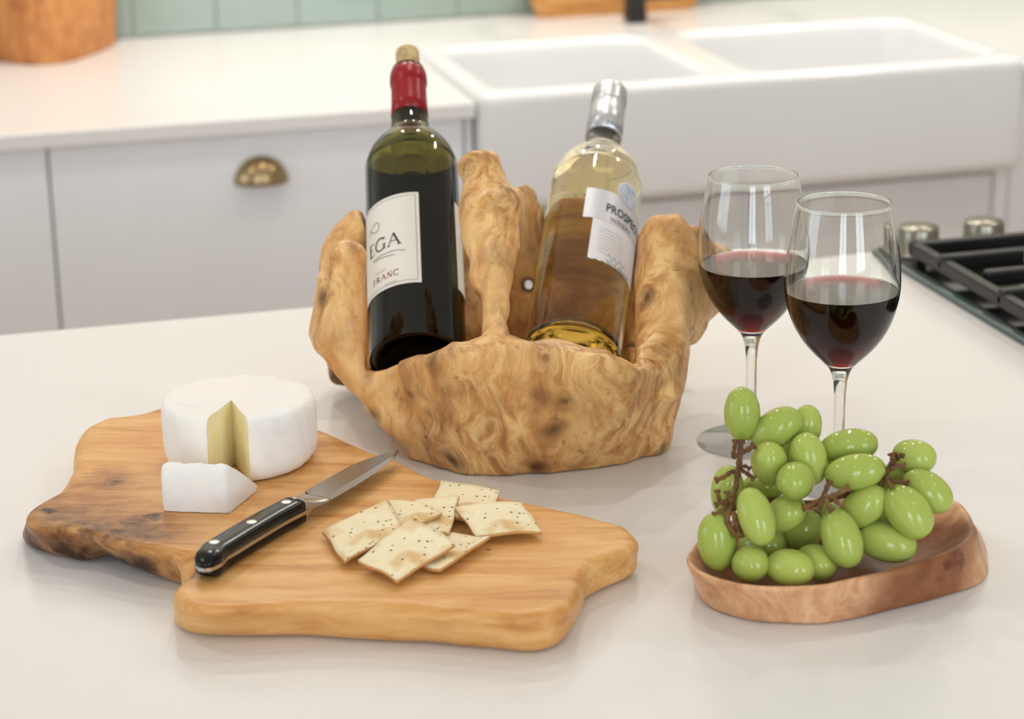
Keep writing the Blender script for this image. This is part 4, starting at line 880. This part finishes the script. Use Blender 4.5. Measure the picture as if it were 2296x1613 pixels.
# ------------------------------------------------------------------ knife
def knife():
    zk = ZB+.0085
    butt, tip = onz(468, 1257, zk), onz(891, 1014, zk); ex = tip-butt; LT = np.linalg.norm(ex); ex /= LT; ey = np.cross(UP, ex)
    mw = Matrix([[ex[i], ey[i], UP[i], butt[i] if i < 2 else ZB+.0004] for i in range(3)]+[[0, 0, 0, 1]]); e = empty('paring_knife', mw=mw); tag(e, 'kitchen knife with black riveted handle lying on the board', 'knife')
    def loc(px, py, z=zk): q = onz(px, py, z)-butt; return q.dot(ex), q.dot(ey)
    zc = .0085
    spine = spline([loc(*p) for p in [(684, 1106), (735, 1077), (790, 1047), (840, 1028), (872, 1018), (893, 1013)]], 5)
    edge = spline([loc(*p) for p in [(728, 1131), (760, 1112), (800, 1089), (834, 1067), (865, 1045), (886, 1027), (893, 1013)]], 5)
    n = 40
    def res(C_):
        C_ = np.array(C_); x = np.concatenate([[0], np.cumsum(np.hypot(*np.diff(C_, axis=0).T))]); t = np.linspace(0, x[-1], n+1); return np.stack([np.interp(t, x, C_[:, 0]), np.interp(t, x, C_[:, 1])], 1)
    A, B = res(spine), res(edge); V, Fc = [], []
    for a, b in zip(A, B):
        for s in (-1, 1): V += [(a[0], a[1], zc+s*.0009)]
        m = a*.25+b*.75
        for s in (-1, 1): V += [(m[0], m[1], zc+s*.0007)]
        V += [(b[0], b[1], zc)]
    for i in range(n):
        k = 5*i; l = k+5
        Fc += [(k+1, l+1, l+3, k+3), (k+3, l+3, l+4, k+4), (k, k+2, l+2, l), (k+2, k+4, l+4, l+2), (k, l, l+1, k+1)]
    Fc.append((0, 1, 3, 4, 2)); bl = obj('blade', V, Fc, plain('satin_blade_steel', (138, 134, 130), .25, metal=1., var=.04, scale=200), e, smooth=False)
    # handle outline (top face) in local x,y
    up = np.array([loc(*p, ZB+.015) for p in [(676, 1110), (653, 1113), (600, 1139), (551, 1165), (500, 1194), (453, 1223), (438, 1243), (437, 1255)]])
    dn = np.array([loc(*p, ZB+.011) for p in [(686, 1142), (640, 1166), (600, 1190), (560, 1214), (530, 1233), (506, 1247), (500, 1258), (480, 1266)]])
    x1 = min(up[0][0], dn[0][0]); x0 = min(up[:, 0].min(), dn[:, 0].min())
    xs = np.concatenate([x0+(x1-x0)*np.array([0, .005, .015, .03, .05, .08]), np.linspace(x0+(x1-x0)*.11, x1, 22)])
    uo, do = np.argsort(up[:, 0]), np.argsort(dn[:, 0]); yu = np.interp(xs, up[uo, 0], up[uo, 1]); yd = np.interp(xs, dn[do, 0], dn[do, 1])
    c_ = (yu+yd)/2; w_ = np.abs(yu-yd)/2; w_ = np.maximum(w_, .0085); k_ = np.clip((xs-x0)/.010, 0, 1); w_ = w_*np.sqrt(np.clip(1-(1-k_)**2, .06, 1))
    def slab(z0, z1, grow, rnd, name, mat):
        V, Fc = [], []; prof = [(1, 0), (1, .5), (.93, .8), (.72, 1), (-.72, 1), (-.93, .8), (-1, .5), (-1, 0)] if rnd else [(1, 0), (1, 1), (-1, 1), (-1, 0)]; m = len(prof)
        for x, c, w in zip(xs, c_, w_):
            en = 1 if not rnd else math.sqrt(min(1, max(.05, (x-x0+.0012)/.012)))
            for py, pz in prof: V.append((x-(grow if x == xs[0] else 0), c+py*(w+grow), z0+(z1-z0)*pz*en))
        for i in range(len(xs)-1):
            for j in range(m-1): Fc.append((i*m+j, (i+1)*m+j, (i+1)*m+j+1, i*m+j+1))
            Fc.append((i*m+m-1, (i+1)*m+m-1, (i+1)*m, i*m))
        Fc += [tuple(range(m)), tuple(range((len(xs)-1)*m, len(xs)*m))[::-1]]
        o = obj(name, V, Fc, mat, e, smooth=rnd); return o
    slab(zc+.0012, zc+.0082, 0, True, 'handle_scale', M['gloss_black']); slab(zc-.0012, .0002, 0, True, 'handle_scale', M['gloss_black'])
    slab(zc-.0012, zc+.0012, .0004, False, 'tang', M['steel'])
    # bolster: thick at the handle, waisting down to the blade
    V, Fc = [], []; bx = np.linspace(0, 1, 12); m = 16; h1 = np.array([x1, c_[-1]]); wL = w_[-1]; s0, e0 = A[0], B[0]
    for t in bx:
        c = h1*(1-t)+np.array([(s0[0]+e0[0])/2+.002, (s0[1]+e0[1])/2])*t; hw = wL*(1-t)+abs(s0[1]-e0[1])/2*1.0*t; hw *= 1-.06*math.sin(math.pi*t); hz = .0078*(1-t)**1.6+.0012
        for k in range(m):
            a = 2*math.pi*k/m; ca, sa = math.cos(a), math.sin(a); V.append((c[0]+ca*.0*hw, c[1]+math.copysign(abs(ca)**.7, ca)*hw, zc+math.copysign(abs(sa)**.7, sa)*hz))
    for i in range(11):
        for k in range(m): Fc.append((i*m+k, i*m+(k+1) % m, (i+1)*m+(k+1) % m, (i+1)*m+k))
    Fc += [tuple(range(m))[::-1], tuple(range(11*m, 12*m))]; obj('bolster', V, Fc, M['steel'], e)
    for p in ((642, 1127), (564, 1172), (480, 1217)):
        q = loc(*p, ZB+.0168); V, Fc = revolve([(0, 0), (.0035, 0), (.0035, .0003), (.003, .0005), (0, .0006)], 24, closed=False); o = obj('rivet', V, Fc, plain('rivet_steel', (225, 222, 212), .4, metal=.6), e); o.location = (q[0], q[1], zc+.0081)
knife()

# ------------------------------------------------------------------ crackers
def crackers():
    t = NT('baked_cracker'); v = t.coords(); n = t.noise(v, 60., 4); n2 = t.noise(v, 30., 2)
    c = t.ramp(n, [(.3, (240, 222, 180)), (.6, (246, 232, 196))])
    c = t.mix(t.math('MULTIPLY', t.ramp(n2, [(.54, (0, 0, 0)), (.66, (255, 255, 255))]), .75), c, lin((216, 166, 96)))
    vo = t.n('ShaderNodeTexVoronoi', {'Vector': t.coords(scale=(1, 1, .001)), 'Scale': 190.}).outputs[0]; vo2 = t.noise(v, 110., 2)
    sd = t.math('MULTIPLY', t.ramp(vo, [(.14, (255, 255, 255)), (.22, (0, 0, 0))]), t.ramp(vo2, [(.42, (0, 0, 0)), (.48, (255, 255, 255))]))
    c = t.mix(sd, c, lin((96, 74, 44)))
    geo = t.n('ShaderNodeNewGeometry')
    t.bsdf(Base_Color=c, Roughness=.7, Specular_IOR_Level=.25, Normal=t.bump(t.math('SUBTRACT', n2, sd), .5, .0015)); top = t.m
    edge = plain('browned_cracker_edge', (214, 160, 96), .75, var=.15, scale=150)
    specs = [  # four corners (photo pixels), heights above the board, curl
        ('square cracker at the back of the pile, half hidden', [(989, 1077), (1119, 1099), (1096, 1176), (962, 1150)], [.0015, .0015, .0015, .0015], .001),
        ('speckled cracker with a curled edge lying lowest at the front of the pile', [(1014, 1195), (1099, 1204), (986, 1279), (912, 1252)], [.0015, .0045, .0015, .0015], .003),
        ('cracker with one sharp raised corner in the middle of the pile', [(930, 1122), (1029, 1111), (1008, 1196), (900, 1186)], [.0035, .0075, .0045, .0035], .001),
        ('arched cracker lying apart towards the board end', [(1020, 1136), (1169, 1125), (1216, 1191), (1069, 1202)], [.0085, .0060, .0020, .0030], .003),
        ('cracker wedged between two others at the top of the pile', [(872, 1121), (945, 1127), (991, 1150), (900, 1196)], [.0055, .0075, .0090, .0060], .001),
        ('wide blistered cracker nearest the knife', [(724, 1190), (867, 1122), (909, 1189), (771, 1258)], [.0020, .0085, .0110, .0020], .002),
        ('speckled cracker lying on top of the pile with a raised corner', [(923, 1158), (1022, 1218), (890, 1300), (801, 1256)], [.0145, .0080, .0020, .0050], .002)]
    N = 14
    for si, (label, cs, hs, curl) in enumerate(specs):
        C4 = [onz(x, y, ZB+hh+.004) for (x, y), hh in zip(cs, hs)]; ctr = sum(C4)/4; rs = np.random.RandomState(si+1)
        bl = [(rs.rand()*.8+.1, rs.rand()*.8+.1, .05+rs.rand()*.05) for _ in range(5)]
        V, Fc = [], []
        for side in (0, 1):
            for j in range(N+1):
                for i in range(N+1):
                    s, q = i/N, j/N; wx = .012*math.sin(9*q+si)*(1 if i in (0, N) else 0); wy = .012*math.sin(8*s+2*si)*(1 if j in (0, N) else 0)
                    s2, q2 = s+wx, q+wy; p = (C4[0]*(1-s2)+C4[1]*s2)*(1-q2)+(C4[3]*(1-s2)+C4[2]*s2)*q2
                    z = curl*(4*(s-.5)**2*.5-.25) if si in (1,) else -curl*(2*(s-.5)**2)+curl*.4
                    for bx, by, br in bl: z += .0013*math.exp(-((s-bx)**2+(q-by)**2)/(br*br*.6))
                    p = p+UP*z
                    if side: p = p-UP*(.0028 if 0 < i < N and 0 < j < N else .0022)
                    V.append(p-ctr)
        K = (N+1)**2
        zmin = min(v[2] for v in V)+ctr[2]
        for j in range(N):
            for i in range(N):
                a = j*(N+1)+i; qd = (a, a+1, a+N+2, a+N+1); Fc += [qd[::-1], tuple(K+x for x in qd)]
        ring = [i for i in range(N+1)]+[j*(N+1)+N for j in range(1, N+1)]+[N*(N+1)+i for i in range(N-1, -1, -1)]+[j*(N+1) for j in range(N-1, 0, -1)]
        for a, b in zip(ring, ring[1:]+ring[:1]): Fc.append((a, b, K+b, K+a))
        o = obj('cracker', V, Fc, top); o.location = ctr; o.data.materials.append(edge)
        for pl in o.data.polygons:
            if pl.index >= 2*N*N: pl.material_index = 1
        if zmin < ZB+.0003: o.location.z += ZB+.0003-zmin
        bm = bmesh.new(); bm.from_mesh(o.data); bmesh.ops.recalc_face_normals(bm, faces=bm.faces[:]); bm.to_mesh(o.data); bm.free()
        tag(o, label, 'cracker', 'crackers piled on the board')
crackers()

# ------------------------------------------------------------------ grapes
def grapes():
    t = NT('green_grape_skin'); v = t.coords(); oi = t.n('ShaderNodeObjectInfo'); n = t.noise(v, 50., 3); n2 = t.noise(v, 900., 2)
    a = t.mix(oi.outputs['Random'], lin((148, 164, 56)), lin((180, 190, 84))); c = t.mix(t.ramp(n, [(.35, (0, 0, 0)), (.7, (255, 255, 255))]), a, lin((180, 196, 104)))
    c = t.mix(t.math('MULTIPLY', t.ramp(n2, [(.5, (0, 0, 0)), (.8, (255, 255, 255))]), .25), c, lin((216, 220, 172)))
    t.bsdf(Base_Color=c, Roughness=t.ramp(n, [(.4, (38, 38, 38)), (.65, (90, 90, 90))]), Specular_IOR_Level=.5, Subsurface_Weight=.35, Subsurface_Radius=(.007, .008, .002), Subsurface_Scale=1., IOR=1.4); skin = t.m
    scar = plain('grape_scar', (128, 104, 48), .7); stemm = wood('grape_stem_wood', (128, 94, 52), (92, 62, 36), (56, 34, 22), grain=60, stretch=(1, 1, 1), rough=.75)
    Z5 = lambda x, y: (1500+x/2.688, 850+y/2.688)
    vb = onz(1771, 1274, TZ+.024).dot(fh); SCL = 3270.
    def place(x, y, dv=0.):
        px, py = Z5(x, y); s_ = (1274-py)/SCL; return onv(px, py, vb+.52*max(s_, -.02)+dv)
    # x, y, half length, half width (crop pixels), angle of the long axis (degrees, anticlockwise), out-of-plane tilt, depth offset
    G = [(442, 215, 155, 105, 93, 15, .0), (645, 302, 155, 108, 35, 20, .0), (828, 290, 125, 90, 85, 15, .016), (842, 482, 152, 106, 105, 10, -.004), (603, 508, 125, 106, 100, 50, -.004), (762, 614, 112, 108, 200, 75, -.016),
         (1085, 405, 165, 98, 8, 10, .004), (1122, 562, 170, 103, 9, 10, -.012), (1478, 468, 132, 98, -10, 30, .006), (1560, 675, 155, 106, -38, 10, .0), (1440, 800, 168, 120, -52, 10, -.012), (1172, 770, 150, 106, 38, 20, -.004),
         (1040, 960, 172, 110, -70, 5, -.018), (1310, 985, 168, 112, -13, 15, .002), (525, 830, 165, 100, -72, 10, -.022), (700, 815, 130, 102, 28, 30, .0), (350, 675, 148, 94, 84, 15, .022), (288, 985, 165, 108, 97, 15, -.004),
         (490, 1115, 104, 104, 20, 80, -.008), (728, 1140, 138, 106, -5, 35, -.014), (885, 1105, 120, 100, -20, 50, -.002), (810, 925, 125, 104, 60, 30, .026), (560, 1000, 130, 104, 0, 30, .024), (560, 660, 125, 100, 20, 30, .030), (725, 410, 110, 96, 60, 30, .034),
         (1385, 590, 120, 96, 20, 30, .026), (1290, 880, 130, 100, 30, 20, .028), (950, 880, 125, 100, 90, 30, .036), (1010, 480, 120, 98, 60, 30, .036), (1180, 900, 125, 100, 20, 20, .04)]
    base = onz(1860, 1250, TZ+.012); e = empty('grape_bunch', base); L = np.array(e.location); tag(e, 'bunch of pale green grapes on brown stems in the dish', 'grapes')
    # one grape mesh: long axis = local x, stem end at -x
    n, m = 28, 18; V, Fc = [], []
    for j in range(m+1):
        a = math.pi*j/m; x = -math.cos(a); r = math.sin(a)**.92*(1+.03*x) if 0 < j < m else 0
        if j in (0, m): V.append((x*.985, 0, 0)); continue
        for i in range(n): V.append((x, r*math.cos(2*math.pi*i/n), r*math.sin(2*math.pi*i/n)))
    R_ = lambda j, i: 1+(j-1)*n+i % n
    for i in range(n): Fc.append((0, R_(1, i+1), R_(1, i))); Fc.append((len(V)-1, R_(m-1, i), R_(m-1, i+1)))
    for j in range(1, m-1):
        for i in range(n): Fc.append((R_(j, i), R_(j, i+1), R_(j+1, i+1), R_(j+1, i)))
    mats = skin; me0 = None; sV, sF = revolve([(0, .0), (.0007, 0), (.0005, .0004), (0, .0005)], 8, closed=False); sm = bpy.data.meshes.new('scar'); sm.from_pydata(sV, [], sF); sm.materials.append(scar)
    for gi, (x, y, la, lb, ang, tilt, dv) in enumerate(G):
        p = place(x, y, dv); wb_ = lb/2.688/SCL; ln = wb_*(1.30+.12*((gi*7) % 5)/5)
        if tilt < 25: ln = la/2.688/SCL/math.cos(math.radians(tilt))
        p[2] = max(p[2], TZ+.0105+wb_)
        ca, sa, ct, st_ = math.cos(math.radians(ang)), math.sin(math.radians(ang)), math.cos(math.radians(tilt)), math.sin(math.radians(tilt))
        ax = (cr*ca+cu*sa)*ct-fw*st_; s2 = np.cross(fw, ax); s2 /= np.linalg.norm(s2); s3 = np.cross(ax, s2)
        if me0 is None: o = obj('grape', V, Fc, skin, e); me0 = o.data
        else: o = bpy.data.objects.new('grape', me0); COL.objects.link(o); o.parent = e
        q = p-L; o.matrix_local = Matrix([[ax[i]*ln, s2[i]*wb_, s3[i]*wb_, q[i]] for i in range(3)]+[[0, 0, 0, 1]])
        so = bpy.data.objects.new('scar', sm); COL.objects.link(so); so.parent = o
        mwl = Matrix([[s2[i], s3[i], ax[i], (q+ax*ln*.985)[i]] for i in range(3)]+[[0, 0, 0, 1]]); so.matrix_local = o.matrix_local.inverted() @ mwl
    # stems
    ST = [([(432, 372), (430, 450), (415, 560), (402, 660), (372, 770), (352, 870), (420, 960)], 13, -.006), ([(400, 368), (395, 420), (388, 470), (425, 455)], 10, -.006), ([(515, 400), (470, 430), (432, 445)], 12, -.006), ([(492, 545), (455, 525), (425, 535)], 9, -.010), ([(515, 605), (470, 570), (425, 545)], 10, -.008), ([(280, 612), (335, 590), (378, 560), (412, 565)], 11, -.004), ([(290, 672), (300, 720), (325, 755), (385, 730)], 10, -.004), ([(352, 678), (362, 725), (390, 735)], 10, -.010), ([(278, 760), (330, 740), (385, 722)], 9, -.008), ([(265, 820), (320, 795), (365, 765)], 10, -.004), ([(430, 955), (415, 880), (385, 800)], 13, -.008), ([(372, 775), (520, 740), (700, 730), (880, 755), (930, 735), (1100, 690), (1290, 600)], 13, .012),
          ([(968, 615), (950, 660), (925, 725)], 11, -.014), ([(1085, 655), (1030, 685), (960, 718), (915, 735)], 12, -.018), ([(1058, 768), (1010, 740), (985, 712), (930, 705)], 9, -.022), ([(985, 800), (962, 770), (945, 720)], 10, -.024), ([(805, 775), (850, 765), (880, 750), (925, 725)], 13, -.012), ([(895, 800), (910, 770), (925, 730)], 12, -.016), ([(1368, 470), (1340, 520), (1310, 570), (1275, 640), (1200, 720)], 13, -.002), ([(1345, 450), (1350, 490), (1335, 530)], 14, -.008), ([(1425, 522), (1380, 525), (1335, 545)], 10, -.014), ([(1445, 632), (1390, 618), (1335, 610), (1300, 600)], 11, -.006), ([(1350, 660), (1325, 625), (1310, 585)], 9, -.010), ([(1370, 470), (1400, 462), (1420, 468)], 12, -.006)]
    parts = []
    for pts, w, dv in ST:
        P = spline([place(x, y, dv-.010)-L for x, y in pts], 4); rr = w/2.688/SCL*1.5; k = len(P)
        parts.append(tube(P, [rr*(1.5 if i == 0 else 1.25 if i == 1 else .85+.18*math.sin(i*2.3)) for i in range(k)], 8))
    V2, F2 = merge(*parts); obj('stem', V2, F2, stemm, e)['label'] = 'branching brown grape stem'
grapes()
